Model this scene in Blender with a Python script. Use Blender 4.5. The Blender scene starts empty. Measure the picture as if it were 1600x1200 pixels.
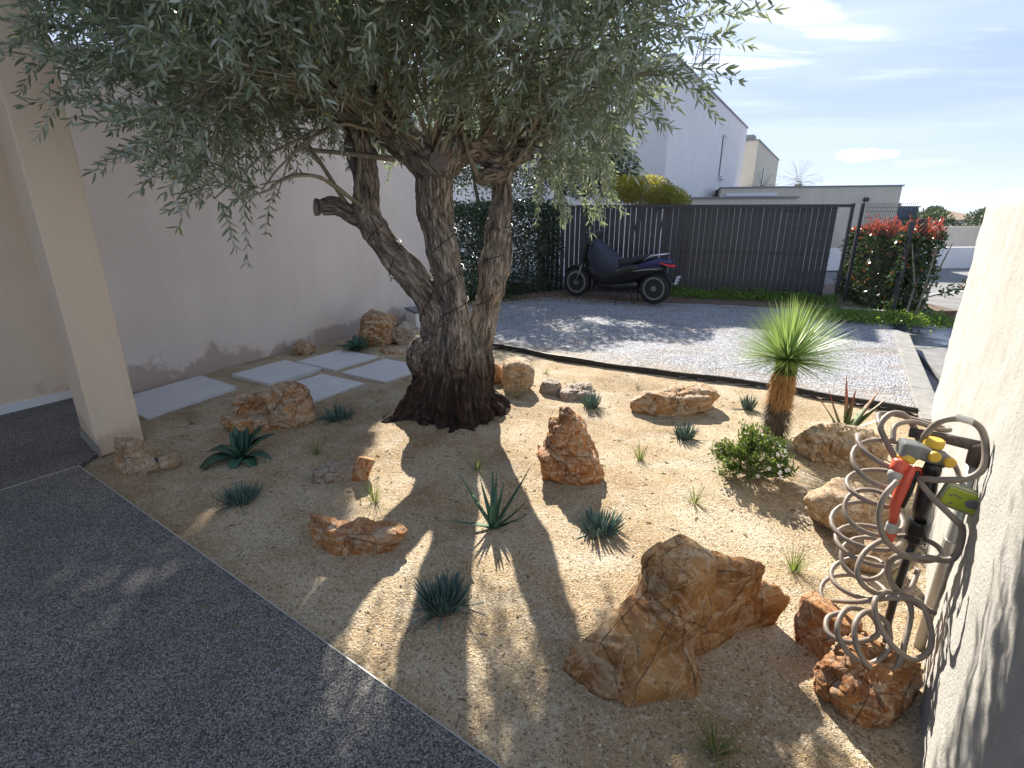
import bpy, bmesh, math, random
import numpy as np
from mathutils import Vector, Matrix, noise as mn
R = math.radians
sc = bpy.context.scene
col = sc.collection
rng = np.random.default_rng(7)
random.seed(7)

# ------------------------------------------------------------------ camera, sky, sun, exposure
cam = bpy.data.cameras.new("camera"); camo = bpy.data.objects.new("camera", cam); col.objects.link(camo)
cam.sensor_width = 36; cam.lens = 36 * 820 / 1600; cam.clip_start = 0.05; cam.clip_end = 20000
camo.location = (0, 0, 1.6); camo.rotation_euler = (R(90 - 18.2), 0, 0)
sc.camera = camo
SUN_EL, SUN_AZ = 33.5, -6.0          # azimuth measured from +Y, clockwise positive
w = bpy.data.worlds.new("World"); sc.world = w; w.use_nodes = True
nt = w.node_tree; nt.nodes.clear()
N = nt.nodes.new; L = nt.links.new
out = N("ShaderNodeOutputWorld"); bg = N("ShaderNodeBackground"); L(bg.outputs[0], out.inputs[0])
sky = N("ShaderNodeTexSky"); sky.sky_type = 'NISHITA'; sky.sun_disc = False
sky.sun_elevation = R(SUN_EL); sky.sun_rotation = R(SUN_AZ); sky.air_density = 1.0; sky.dust_density = 0.0; sky.ozone_density = 1.0
bg.inputs[1].default_value = 0.080
tc = N("ShaderNodeTexCoord"); sep = N("ShaderNodeSeparateXYZ"); L(tc.outputs['Generated'], sep.inputs[0])
def wmath(op, a, b=None, c=None, clamp=False):
    n = N("ShaderNodeMath"); n.operation = op; n.use_clamp = clamp
    for i, v in enumerate((a, b, c)):
        if v is None: continue
        if isinstance(v, (int, float)): n.inputs[i].default_value = v
        else: L(v, n.inputs[i])
    return n.outputs[0]
zc = wmath('MAXIMUM', sep.outputs[2], 0.03)
cu = wmath('DIVIDE', sep.outputs[0], zc); cv = wmath('DIVIDE', sep.outputs[1], zc)
comb = N("ShaderNodeCombineXYZ"); L(cu, comb.inputs[0]); L(cv, comb.inputs[1])
def wnoise(v, scale, detail, rough, dist, rot=0, sc_=(1, 1, 1)):
    m_ = N("ShaderNodeMapping"); m_.inputs['Rotation'].default_value = (0, 0, rot); m_.inputs['Scale'].default_value = sc_; L(v, m_.inputs[0])
    n_ = N("ShaderNodeTexNoise"); n_.inputs['Scale'].default_value = scale; n_.inputs['Detail'].default_value = detail; n_.inputs['Roughness'].default_value = rough; n_.inputs['Distortion'].default_value = dist
    L(m_.outputs[0], n_.inputs[0]); return n_.outputs[0]
streak = wnoise(comb.outputs[0], 1.4, 8, 0.55, 0.7, R(-18), (0.5, 2.2, 1))
wob = wmath('MULTIPLY', wmath('SUBTRACT', wnoise(comb.outputs[0], 1.1, 4, 0.5, 0.3), 0.5), 0.9)
def smooth(v, a, b):
    m_ = N("ShaderNodeMapRange"); m_.interpolation_type = 'SMOOTHSTEP'; m_.inputs[1].default_value = a; m_.inputs[2].default_value = b; L(v, m_.inputs[0]); return m_.outputs[0]
def blob(x0, y0, rx, ry, rot=0.0):
    c_, s_ = math.cos(rot), math.sin(rot)
    dx = wmath('SUBTRACT', cu, x0); dy = wmath('SUBTRACT', wmath('ADD', cv, wob), y0)
    a_ = wmath('DIVIDE', wmath('ADD', wmath('MULTIPLY', dx, c_), wmath('MULTIPLY', dy, s_)), rx); b_ = wmath('DIVIDE', wmath('SUBTRACT', wmath('MULTIPLY', dy, c_), wmath('MULTIPLY', dx, s_)), ry)
    q_ = wmath('ADD', wmath('MULTIPLY', a_, a_), wmath('MULTIPLY', b_, b_)); return smooth(q_, 1.0, 0.0)
c1 = wmath('MULTIPLY', wmath('MAXIMUM', blob(1.65, 3.35, 1.05, 0.28, 0.34), wmath('MULTIPLY', blob(1.5, 4.15, 0.85, 0.42, 0.2), 0.8)), smooth(streak, 0.25, 0.65))
wisps = wmath('MULTIPLY', smooth(streak, 0.50, 0.85), 0.30)
bro = wmath('MULTIPLY', smooth(wnoise(comb.outputs[0], 0.28, 4, 0.5, 0.4), 0.35, 0.70), 0.42)
fade = wmath('MULTIPLY', wmath('SUBTRACT', sep.outputs[2], 0.06), 8.0, clamp=True)
cmask = wmath('MULTIPLY', wmath('MAXIMUM', c1, wmath('ADD', wisps, bro)), fade)
cn = wnoise(tc.outputs['Generated'], 26, 6, 0.6, 0.2, 0, (1, 1, 2.2))
def puff(x0, y0, z0, rx, rz):
    d2 = wmath('ADD', wmath('POWER', wmath('DIVIDE', wmath('SUBTRACT', sep.outputs[0], x0), rx), 2), wmath('POWER', wmath('DIVIDE', wmath('SUBTRACT', sep.outputs[2], z0), rz), 2))
    return wmath('MULTIPLY', smooth(wmath('ADD', d2, wmath('MULTIPLY', wmath('SUBTRACT', cn, 0.5), -3.2)), 1.1, 0.3), wmath('GREATER_THAN', sep.outputs[1], 0))
c2 = wmath('MAXIMUM', puff(.525, .84, .080, .040, .011), wmath('MULTIPLY', puff(.585, .8, .066, .035, .006), 0.35))
tot = wmath('MAXIMUM', wmath('MULTIPLY', cmask, 0.9), wmath('MULTIPLY', c2, 0.8))
def vmath(op, a, b):
    n_ = N("ShaderNodeVectorMath"); n_.operation = op
    for i, v in enumerate((a, b)):
        if isinstance(v, tuple): n_.inputs[i].default_value = v
        else: L(v, n_.inputs[i])
    return n_.outputs[0]
den = vmath('ADD', vmath('MULTIPLY', sky.outputs[0], (.44, .41, .32)), (1, 1, 1))       # sky brightness compressed in its colour: bright parts are evened out
even_sky = vmath('MULTIPLY', vmath('DIVIDE', sky.outputs[0], den), (1.60, 1.74, 1.90))
mx = N("ShaderNodeMixRGB"); L(tot, mx.inputs[0]); L(even_sky, mx.inputs[1])
# cloud colour: sky light brightened towards white
add = N("ShaderNodeMixRGB"); add.blend_type = 'ADD'; add.inputs[0].default_value = 1; L(even_sky, add.inputs[1]); add.inputs[2].default_value = (4.6, 4.2, 3.7, 1)
L(add.outputs[0], mx.inputs[2])
# pale lilac-blue haze band along the whole horizon
hz = N("ShaderNodeMixRGB"); L(smooth(wmath('ABSOLUTE', sep.outputs[2]), 0.16, 0.0), hz.inputs[0]); L(mx.outputs[0], hz.inputs[1]); hz.inputs[2].default_value = (3.0, 3.7, 5.2, 1)
L(hz.outputs[0], bg.inputs[0])

sun = bpy.data.lights.new("sun", 'SUN'); suno = bpy.data.objects.new("sun", sun); col.objects.link(suno)
sun.energy = 4.5; sun.angle = R(0.53); sun.color = (1.0, 0.93, 0.82)
sd = Vector((math.sin(R(SUN_AZ)) * math.cos(R(SUN_EL)), math.cos(R(SUN_AZ)) * math.cos(R(SUN_EL)), math.sin(R(SUN_EL))))
suno.rotation_euler = sd.to_track_quat('Z', 'Y').to_euler()
sc.view_settings.view_transform = 'Standard'; sc.view_settings.look = 'None'; sc.view_settings.gamma = 1
sc.view_settings.exposure = 1.52

# ------------------------------------------------------------------ helpers
def tag(o, label=None, cat=None, group=None, kind=None):
    if label: o['label'] = label
    if cat: o['category'] = cat
    if group: o['group'] = group
    if kind: o['kind'] = kind
    return o
def thing(name, label, cat, loc=(0, 0, 0), rz=0, group=None):
    o = bpy.data.objects.new(name, None); col.objects.link(o); o.location = loc; o.rotation_euler = (0, 0, rz)
    o.empty_display_size = 0.1
    return tag(o, label, cat, group)
def mesh_obj(name, V, F, mat, parent=None, smooth=False, loc=None):
    me = bpy.data.meshes.new(name); me.from_pydata([tuple(v) for v in V], [], [tuple(f) for f in F]); me.update()
    return link(name, me, mat, parent, smooth, loc)
def link(name, me, mat, parent=None, smooth=False, loc=None):
    if mat is not None and not me.materials:
        for m_ in (mat if isinstance(mat, (list, tuple)) else [mat]): me.materials.append(m_)
    if smooth: me.polygons.foreach_set('use_smooth', np.ones(len(me.polygons), bool))
    o = bpy.data.objects.new(name, me); col.objects.link(o)
    if parent: o.parent = parent
    if loc is not None: o.location = loc
    return o
def fast_mesh(name, V, counts, idx):
    """V (n,3); counts per polygon; idx flat loop vertex indices"""
    me = bpy.data.meshes.new(name); V = np.asarray(V, np.float32); counts = np.asarray(counts, np.int32); idx = np.asarray(idx, np.int32)
    me.vertices.add(len(V)); me.vertices.foreach_set('co', V.ravel())
    me.loops.add(len(idx)); me.loops.foreach_set('vertex_index', idx)
    me.polygons.add(len(counts)); st = np.zeros(len(counts), np.int32); st[1:] = np.cumsum(counts)[:-1]
    me.polygons.foreach_set('loop_start', st)
    me.update(calc_edges=True); me.validate()
    return me
class MB:
    def __init__(s): s.V = []; s.F = []
    def add(s, V, F):
        k = len(s.V); s.V += [tuple(v) for v in V]; s.F += [tuple(i + k for i in f) for f in F]; return s
    def box(s, c, h, rz=0, rx=0, ry=0):
        M = Matrix.Rotation(rz, 3, 'Z') @ Matrix.Rotation(ry, 3, 'Y') @ Matrix.Rotation(rx, 3, 'X')
        V = [Vector(c) + M @ Vector((x * h[0], y * h[1], z * h[2])) for z in (-1, 1) for y in (-1, 1) for x in (-1, 1)]
        return s.add(V, [(0, 2, 3, 1), (4, 5, 7, 6), (0, 1, 5, 4), (2, 6, 7, 3), (0, 4, 6, 2), (1, 3, 7, 5)])
    def bevbox(s, c, h, b, rz=0, rx=0, ry=0):
        bm = bmesh.new(); bmesh.ops.create_cube(bm, size=2)
        for v in bm.verts: v.co = Vector((v.co.x * h[0], v.co.y * h[1], v.co.z * h[2]))
        bmesh.ops.bevel(bm, geom=bm.edges[:], offset=b, segments=2, affect='EDGES', profile=0.6)
        M = Matrix.Rotation(rz, 3, 'Z') @ Matrix.Rotation(ry, 3, 'Y') @ Matrix.Rotation(rx, 3, 'X')
        bm.verts.index_update()
        V = [Vector(c) + M @ v.co for v in bm.verts]; F = [[v.index for v in f.verts] for f in bm.faces]; bm.free()
        return s.add(V, F)
    def tube(s, P, r, n=8, cap=True):
        P = [Vector(p) for p in P]
        if isinstance(r, (int, float)): r = [r] * len(P)
        k = len(s.V); up = None
        for i, p in enumerate(P):
            t = (P[min(i + 1, len(P) - 1)] - P[max(i - 1, 0)]);
            if t.length < 1e-9: t = Vector((0, 0, 1))
            t.normalize()
            if up is None:
                up = t.orthogonal().normalized()
            else:
                up = (up - t * up.dot(t));
                if up.length < 1e-6: up = t.orthogonal()
                up.normalize()
            b = t.cross(up)
            for j in range(n):
                a = 2 * math.pi * j / n
                s.V.append(tuple(p + (up * math.cos(a) + b * math.sin(a)) * r[i]))
        for i in range(len(P) - 1):
            for j in range(n):
                a = k + i * n + j; b_ = k + i * n + (j + 1) % n
                s.F.append((a, b_, b_ + n, a + n))
        if cap:
            s.F.append(tuple(k + j for j in reversed(range(n)))); s.F.append(tuple(k + (len(P) - 1) * n + j for j in range(n)))
        return s
    def lathe(s, prof, c=(0, 0, 0), axis='Z', n=20, M=None):
        k = len(s.V)
        for (r_, z) in prof:
            for j in range(n):
                a = 2 * math.pi * j / n; x, y = r_ * math.cos(a), r_ * math.sin(a)
                v = Vector((x, y, z)) if axis == 'Z' else (Vector((x, z, y)) if axis == 'Y' else Vector((z, x, y)))
                if M: v = M @ v
                s.V.append(tuple(v + Vector(c)))
        m = len(prof)
        for i in range(m - 1):
            for j in range(n):
                a = k + i * n + j; b_ = k + i * n + (j + 1) % n
                s.F.append((a, b_, b_ + n, a + n))
        s.F.append(tuple(k + j for j in reversed(range(n)))); s.F.append(tuple(k + (m - 1) * n + j for j in range(n)))
        return s
    def prism(s, poly, y0, y1):
        """poly in (x,z), extruded along y"""
        n = len(poly); V = [(x, y0, z) for x, z in poly] + [(x, y1, z) for x, z in poly]
        return s.add(V, [tuple(range(n)), tuple(reversed(range(n, 2 * n)))] + [(i, i + n, (i + 1) % n + n, (i + 1) % n) for i in range(n)])
    def build(s, name, mat, parent=None, smooth=False, loc=None, sub=0, bevel=0):
        me = bpy.data.meshes.new(name); me.from_pydata(s.V, [], s.F); me.update()
        bm = bmesh.new(); bm.from_mesh(me); bmesh.ops.recalc_face_normals(bm, faces=bm.faces); bm.to_mesh(me); bm.free()
        o = link(name, me, mat, parent, smooth, loc)
        if bevel:
            m = o.modifiers.new('b', 'BEVEL'); m.width = bevel; m.segments = 2; m.limit_method = 'ANGLE'
        if sub:
            m = o.modifiers.new('s', 'SUBSURF'); m.levels = sub; m.render_levels = sub
        return o
def catmull(P, k=8):
    P = [np.array(p, float) for p in P]; P = [2 * P[0] - P[1]] + P + [2 * P[-1] - P[-2]]; o = []
    for i in range(1, len(P) - 2):
        a, b, c, d = P[i - 1:i + 3]
        for j in range(k):
            t = j / k
            o.append(0.5 * (2 * b + (c - a) * t + (2 * a - 5 * b + 4 * c - d) * t * t + (3 * b - a - 3 * c + d) * t ** 3))
    o.append(P[-2]); return o

# ------------------------------------------------------------------ materials
def mat(name, colr=(0.5, 0.5, 0.5), rough=0.6, metal=0.0, spec=None):
    m = bpy.data.materials.new(name); m.use_nodes = True; b = m.node_tree.nodes['Principled BSDF']
    b.inputs['Base Color'].default_value = (*colr, 1); b.inputs['Roughness'].default_value = rough; b.inputs['Metallic'].default_value = metal
    if spec is not None: b.inputs['Specular IOR Level'].default_value = spec
    return m
class NT:
    def __init__(s, m): s.m = m; s.t = m.node_tree; s.b = s.t.nodes['Principled BSDF']; s.n = s.t.nodes.new; s.l = s.t.links.new; s.tc = s.n("ShaderNodeTexCoord"); s.geo = s.n("ShaderNodeNewGeometry")
    def pos(s): return s.geo.outputs['Position']
    def obj(s): return s.tc.outputs['Object']
    def mapping(s, v, scale=(1, 1, 1), rot=(0, 0, 0), loc=(0, 0, 0)):
        n = s.n("ShaderNodeMapping"); n.inputs['Scale'].default_value = scale; n.inputs['Rotation'].default_value = rot; n.inputs['Location'].default_value = loc; s.l(v, n.inputs[0]); return n.outputs[0]
    def noise(s, v, scale, detail=4, rough=0.55, dist=0.0):
        n = s.n("ShaderNodeTexNoise"); n.inputs['Scale'].default_value = scale; n.inputs['Detail'].default_value = detail; n.inputs['Roughness'].default_value = rough; n.inputs['Distortion'].default_value = dist; s.l(v, n.inputs['Vector']); return n.outputs[0]
    def vor(s, v, scale, feat='F1', out='Distance', rnd=1.0):
        n = s.n("ShaderNodeTexVoronoi"); n.feature = feat; n.inputs['Scale'].default_value = scale; n.inputs['Randomness'].default_value = rnd; s.l(v, n.inputs['Vector']); return n.outputs[out]
    def ramp(s, v, stops):
        n = s.n("ShaderNodeValToRGB"); e = n.color_ramp.elements
        while len(e) < len(stops): e.new(0.5)
        for i, (p, c) in enumerate(stops):
            e[i].position = p; e[i].color = (*(c if isinstance(c, tuple) else (c, c, c)), 1)
        s.l(v, n.inputs[0]); return n.outputs[0]
    def mix(s, f, a, b, mode='MIX'):
        n = s.n("ShaderNodeMixRGB"); n.blend_type = mode
        for i, v in enumerate((f, a, b)):
            if isinstance(v, (int, float)): n.inputs[i].default_value = v if i == 0 else (v, v, v, 1)
            elif isinstance(v, tuple): n.inputs[i].default_value = (*v, 1)
            else: s.l(v, n.inputs[i])
        return n.outputs[0]
    def math(s, op, a, b=None, clamp=False):
        n = s.n("ShaderNodeMath"); n.operation = op; n.use_clamp = clamp
        for i, v in enumerate((a, b)):
            if v is None: continue
            if isinstance(v, (int, float)): n.inputs[i].default_value = v
            else: s.l(v, n.inputs[i])
        return n.outputs[0]
    def sepc(s, v):
        n = s.n("ShaderNodeSeparateXYZ"); s.l(v, n.inputs[0]); return n.outputs
    def attr(s, name, o='Vector'):
        n = s.n("ShaderNodeAttribute"); n.attribute_name = name; return n.outputs[o]
    def rand(s): return s.n("ShaderNodeObjectInfo").outputs['Random'] if False else s.geo.outputs['Random Per Island']
    def color(s, c): s.l(c, s.b.inputs['Base Color'])
    def rough(s, c): s.l(c, s.b.inputs['Roughness'])
    def bump(s, h, strength=0.5, dist=0.01):
        n = s.n("ShaderNodeBump"); n.inputs['Strength'].default_value = strength; n.inputs['Distance'].default_value = dist; s.l(h, n.inputs['Height'])
        if s.b.inputs['Normal'].is_linked: s.l(s.b.inputs['Normal'].links[0].from_socket, n.inputs['Normal'])
        s.l(n.outputs[0], s.b.inputs['Normal'])

def M_sand():
    m = mat('sand', rough=0.95, spec=0.2); t = NT(m); p = t.pos()
    big = t.ramp(t.noise(p, 1.3, 5, 0.6, 0.3), [(0.30, (0.31, 0.215, 0.12)), (0.5, (0.45, 0.345, 0.215)), (0.68, (0.60, 0.505, 0.37))])
    pale = t.ramp(t.noise(t.mapping(p, (1, 1.7, 1), (0, 0, R(35))), 2.6, 6, 0.62, 0.6), [(0.5, 0.0), (0.68, 1.0)])
    c = t.mix(t.math('MULTIPLY', pale, 0.55), big, (0.60, 0.54, 0.44))
    gr = t.vor(p, 230, 'F1', 'Color'); g = t.sepc(gr)[0]
    spk = t.ramp(g, [(0.0, 0.42), (0.16, 0.55), (0.3, 0.95), (0.8, 1.0), (1.0, 1.35)])
    dens = t.noise(p, 7, 3)
    c = t.mix(t.ramp(dens, [(0.35, 0.45), (0.6, 0.95)]), c, t.mix(1.0, c, spk, 'MULTIPLY'))
    g2 = t.sepc(t.vor(p, 110, 'F1', 'Color'))[1]
    c = t.mix(t.ramp(g2, [(0.0, 0.75), (0.07, 0.55), (0.10, 0.0)]), c, (0.16, 0.11, 0.07))
    c = t.mix(t.ramp(g2, [(0.90, 0.0), (0.95, 0.55)]), c, (0.66, 0.60, 0.50))
    t.color(c)
    h = t.math('ADD', t.math('MULTIPLY', t.vor(p, 210), -0.6), t.math('ADD', t.math('MULTIPLY', t.noise(p, 45, 4, 0.7), 1.6), t.math('MULTIPLY', t.vor(p, 95), -0.7)))
    t.bump(h, 0.85, 0.008); return m
def M_terrace(name='terrace_aggregate', dark=1.0):
    m = mat(name, rough=0.75); t = NT(m); p = t.pos()
    v = t.vor(p, 240, 'F1', 'Color'); a = t.sepc(v)
    c = t.ramp(a[0], [(0.0, (0.03, 0.03, 0.032)), (0.3, (0.105, 0.102, 0.104)), (0.6, (0.23, 0.222, 0.220)), (0.82, (0.36, 0.35, 0.335)), (0.95, (0.42, 0.40, 0.37)), (1.0, (0.62, 0.60, 0.56))])
    big = t.ramp(t.noise(p, 2.2, 6, 0.65, 0.4), [(0.3, (0.74, 0.76, 0.80)), (0.5, (0.98, 0.96, 0.93)), (0.7, (1.22, 1.17, 1.08))])
    c = t.mix(1.0, c, big, 'MULTIPLY'); c = t.mix(1.0, c, dark, 'MULTIPLY'); t.color(c)
    d = t.vor(p, 240)
    t.bump(t.math('ADD', t.math('MULTIPLY', d, -1.0), t.math('MULTIPLY', a[1], 0.5)), 1.0, 0.006); return m
def M_gravel():
    m = mat('grey_gravel', rough=0.9); t = NT(m); p = t.pos()
    a = t.sepc(t.vor(p, 75, 'F1', 'Color'))
    c = t.ramp(a[0], [(0.0, (0.12, 0.125, 0.14)), (0.4, (0.27, 0.275, 0.30)), (0.8, (0.41, 0.42, 0.47)), (1.0, (0.68, 0.66, 0.63))])
    s_ = t.noise(t.mapping(p, (1, 2.2, 1), (0, 0, R(-30))), 1.1, 6, 0.65, 0.5)
    c = t.mix(t.ramp(s_, [(0.5, 0.0), (0.68, 0.75)]), c, t.mix(1.0, c, (0.80, 0.66, 0.50), 'MULTIPLY'))
    # sandier towards the garden edging (the edging runs along this line)
    x = t.sepc(p); dline = t.math('ADD', t.math('MULTIPLY', x[0], 0.53), t.math('MULTIPLY', x[1], 0.848))
    near = t.math('SUBTRACT', 1.0, t.math('MULTIPLY', t.math('SUBTRACT', dline, 5.1), 1.5), True)
    near = t.math('MULTIPLY', near, t.ramp(t.noise(p, 3.5, 5, 0.7), [(0.35, 0.0), (0.6, 1.0)]))
    c = t.mix(t.math('MULTIPLY', near, 0.8), c, (0.42, 0.32, 0.20))
    t.color(c); t.bump(t.math('MULTIPLY', t.vor(p, 75), -1.0), 1.0, 0.014); t.bump(t.noise(p, 9, 5, 0.7), 0.6, 0.03); return m
def M_plaster(name, c0, c1, bscale=160, bstr=0.25, streak=None, stain=None, bd=0.003):
    m = mat(name, rough=0.88, spec=0.25); t = NT(m); p = t.pos()
    c = t.ramp(t.noise(p, 1.4, 5, 0.6), [(0.3, c0), (0.7, c1)])
    v = t.noise(t.mapping(p, (1, 1, 0.12)), 3.5, 5, 0.65)
    c = t.mix(0.16, c, t.mix(1.0, c, t.ramp(v, [(0.35, 0.72), (0.62, 1.12)]), 'MULTIPLY'))
    if stain:
        z = t.sepc(p)[2]; n = t.noise(p, 1.7, 8, 0.66, 0.15)
        f = t.math('SUBTRACT', t.math('MULTIPLY', t.math('SUBTRACT', n, 0.30), 1.0), z)       # rising damp with an uneven front
        f = t.math('MULTIPLY', f, 14.0, True)
        c = t.mix(t.math('MULTIPLY', f, 0.75), c, t.mix(1.0, c, stain, 'MULTIPLY'))
        f2 = t.math('MULTIPLY', t.math('SUBTRACT', 0.07, t.math('ABSOLUTE', t.math('SUBTRACT', t.math('SUBTRACT', t.math('MULTIPLY', t.math('SUBTRACT', n, 0.30), 1.0), z), -0.05))), 16.0, True)
        f2 = t.math('MULTIPLY', f2, t.ramp(t.noise(p, 22, 4, 0.75), [(0.52, 0.0), (0.66, 0.4)]))
        c = t.mix(f2, c, (0.72, 0.69, 0.65))
    t.color(c)
    t.bump(t.noise(p, bscale, 6, 0.75), bstr, bd); t.bump(t.noise(p, 5, 3), 0.15, 0.02); return m
def M_rock(name, A, B, pale, pale_amt=0.5, scale=1.0, dark=(0.10, 0.045, 0.02)):
    m = mat(name, rough=0.78, spec=0.3); t = NT(m); p = t.mapping(t.obj(), (scale,) * 3)
    n1 = t.noise(p, 3.0, 10, 0.70, 0.7); c = t.ramp(n1, [(0.30, dark), (0.43, A), (0.55, B), (0.68, tuple(min(1, x * 1.35) for x in B))])
    n2 = t.noise(t.mapping(p, (1, 1, 2.6), (0.5, 0.3, 0)), 7, 8, 0.7, 1.2)
    c = t.mix(t.ramp(n2, [(0.50 - 0.1 * pale_amt, 0.0), (0.66 - 0.1 * pale_amt, 0.85)]), c, pale)
    up = t.sepc(t.geo.outputs['Normal'])[2]
    upf = t.math('MULTIPLY', t.ramp(up, [(0.35, 0.0), (0.9, 1.0)]), t.ramp(t.noise(p, 9, 6, 0.7), [(0.35, 0.0), (0.6, 1.0)]))
    c = t.mix(t.math('MULTIPLY', upf, 0.55 * pale_amt + 0.1), c, tuple(min(1, x * 1.08) for x in pale))      # lichen and chalky crust lies on top faces
    ve = t.math('SUBTRACT', t.noise(p, 6.5, 5, 0.6, 1.5), 0.5); ve = t.math('ABSOLUTE', ve)
    c = t.mix(t.ramp(ve, [(0.0, 0.6), (0.012, 0.4), (0.022, 0.0)]), c, tuple(min(1, x * 1.15) for x in pale))
    cr_ = t.vor(t.mapping(p, (1.0, 1.0, 0.7)), 6.0, 'DISTANCE_TO_EDGE')
    wob = t.math('ADD', cr_, t.math('MULTIPLY', t.noise(p, 30, 3), 0.04))
    crk = t.ramp(wob, [(0.012, 1.0), (0.035, 0.0)])
    c = t.mix(t.math('MULTIPLY', crk, 0.55), c, tuple(x * 0.5 for x in dark))
    c = t.mix(t.ramp(t.noise(p, 60, 4, 0.8), [(0.36, 0.6), (0.44, 0.0)]), c, tuple(x * 0.8 for x in dark))
    t.color(c)
    h = t.math('ADD', t.math('MULTIPLY', t.noise(p, 22, 8, 0.76), 1.0), t.math('MULTIPLY', crk, -0.45))
    t.bump(h, 1.0, 0.03); t.bump(t.noise(p, 120, 4, 0.7), 0.4, 0.004); return m
def M_bark():
    m = mat('olive_bark', rough=0.9, spec=0.2); t = NT(m); p = t.attr('bark'); wp = t.pos()
    n = t.noise(t.mapping(p, (1, 1, 0.22)), 26, 7, 0.68, 0.9)
    c = t.ramp(n, [(0.32, (0.07, 0.056, 0.045)), (0.44, (0.25, 0.215, 0.18)), (0.56, (0.42, 0.37, 0.31)), (0.72, (0.56, 0.51, 0.445))])
    n2 = t.noise(wp, 3.4, 4, 0.6, 0.5); c = t.mix(t.ramp(n2, [(0.55, 0.0), (0.7, 0.5)]), c, (0.30, 0.16, 0.105))
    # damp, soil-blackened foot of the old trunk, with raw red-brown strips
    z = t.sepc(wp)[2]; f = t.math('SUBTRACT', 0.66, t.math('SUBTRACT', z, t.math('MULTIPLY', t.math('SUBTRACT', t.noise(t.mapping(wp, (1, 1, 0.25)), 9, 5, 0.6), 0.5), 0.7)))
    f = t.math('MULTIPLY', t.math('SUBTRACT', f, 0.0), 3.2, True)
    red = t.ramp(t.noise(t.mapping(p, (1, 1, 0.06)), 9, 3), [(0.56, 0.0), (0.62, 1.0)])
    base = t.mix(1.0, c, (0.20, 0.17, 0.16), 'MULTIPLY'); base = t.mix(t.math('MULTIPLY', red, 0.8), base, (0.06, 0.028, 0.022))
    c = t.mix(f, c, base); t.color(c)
    fis = t.math('ABSOLUTE', t.math('SUBTRACT', t.noise(t.mapping(p, (1, 1, 0.13)), 48, 6, 0.62, 0.6), 0.5)); fr_ = t.ramp(fis, [(0.0, 0.0), (0.05, 0.75), (0.16, 1.0)])
    c = t.mix(1.0, c, t.mix(1.0, (1, 1, 1), t.ramp(fis, [(0.0, 0.40), (0.04, 0.85), (0.12, 1.08)]), 'MULTIPLY'), 'MULTIPLY'); t.color(c)
    t.bump(n, 1.0, 0.02); t.bump(fr_, 0.9, 0.008); t.bump(t.noise(t.mapping(p, (1, 1, 0.4)), 130, 5, 0.7), 0.5, 0.004); return m
def M_leaf(name, top, under, trans=0.35, rough=0.45, var=0.35, tcol=None, autumn=None, afrac=0.02):
    m = mat(name, rough=rough); t = NT(m); r_ = t.geo.outputs['Random Per Island']
    a = t.mix(r_, tuple(x * (1 - var) for x in top), tuple(min(1, x * (1 + var)) for x in top)); u = t.mix(r_, tuple(x * (1 - var) for x in under), tuple(min(1, x * (1 + var)) for x in under))
    c = t.mix(t.geo.outputs['Backfacing'], a, u)
    if autumn: c = t.mix(t.ramp(r_, [(1 - afrac - 0.003, 0.0), (1 - afrac, 1.0)]), c, autumn)
    t.color(c)
    tr = t.n("ShaderNodeBsdfTranslucent"); mxs = t.n("ShaderNodeMixShader"); mxs.inputs[0].default_value = trans
    if tcol: tr.inputs[0].default_value = (*tcol, 1)
    else: t.l(c, tr.inputs[0])
    o = t.t.nodes['Material Output']; t.l(t.b.outputs[0], mxs.inputs[1]); t.l(tr.outputs[0], mxs.inputs[2]); t.l(mxs.outputs[0], o.inputs[0]); return m
def M_var(name, c0, c1, scale=20, rough=0.6, bstr=0.2, bd=0.003, metal=0.0, stretch=(1, 1, 1)):
    m = mat(name, rough=rough, metal=metal); t = NT(m); p = t.mapping(t.obj(), stretch); n = t.noise(p, scale, 5, 0.65)
    t.color(t.ramp(n, [(0.32, c0), (0.68, c1)])); t.bump(n, bstr, bd); return m

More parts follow.
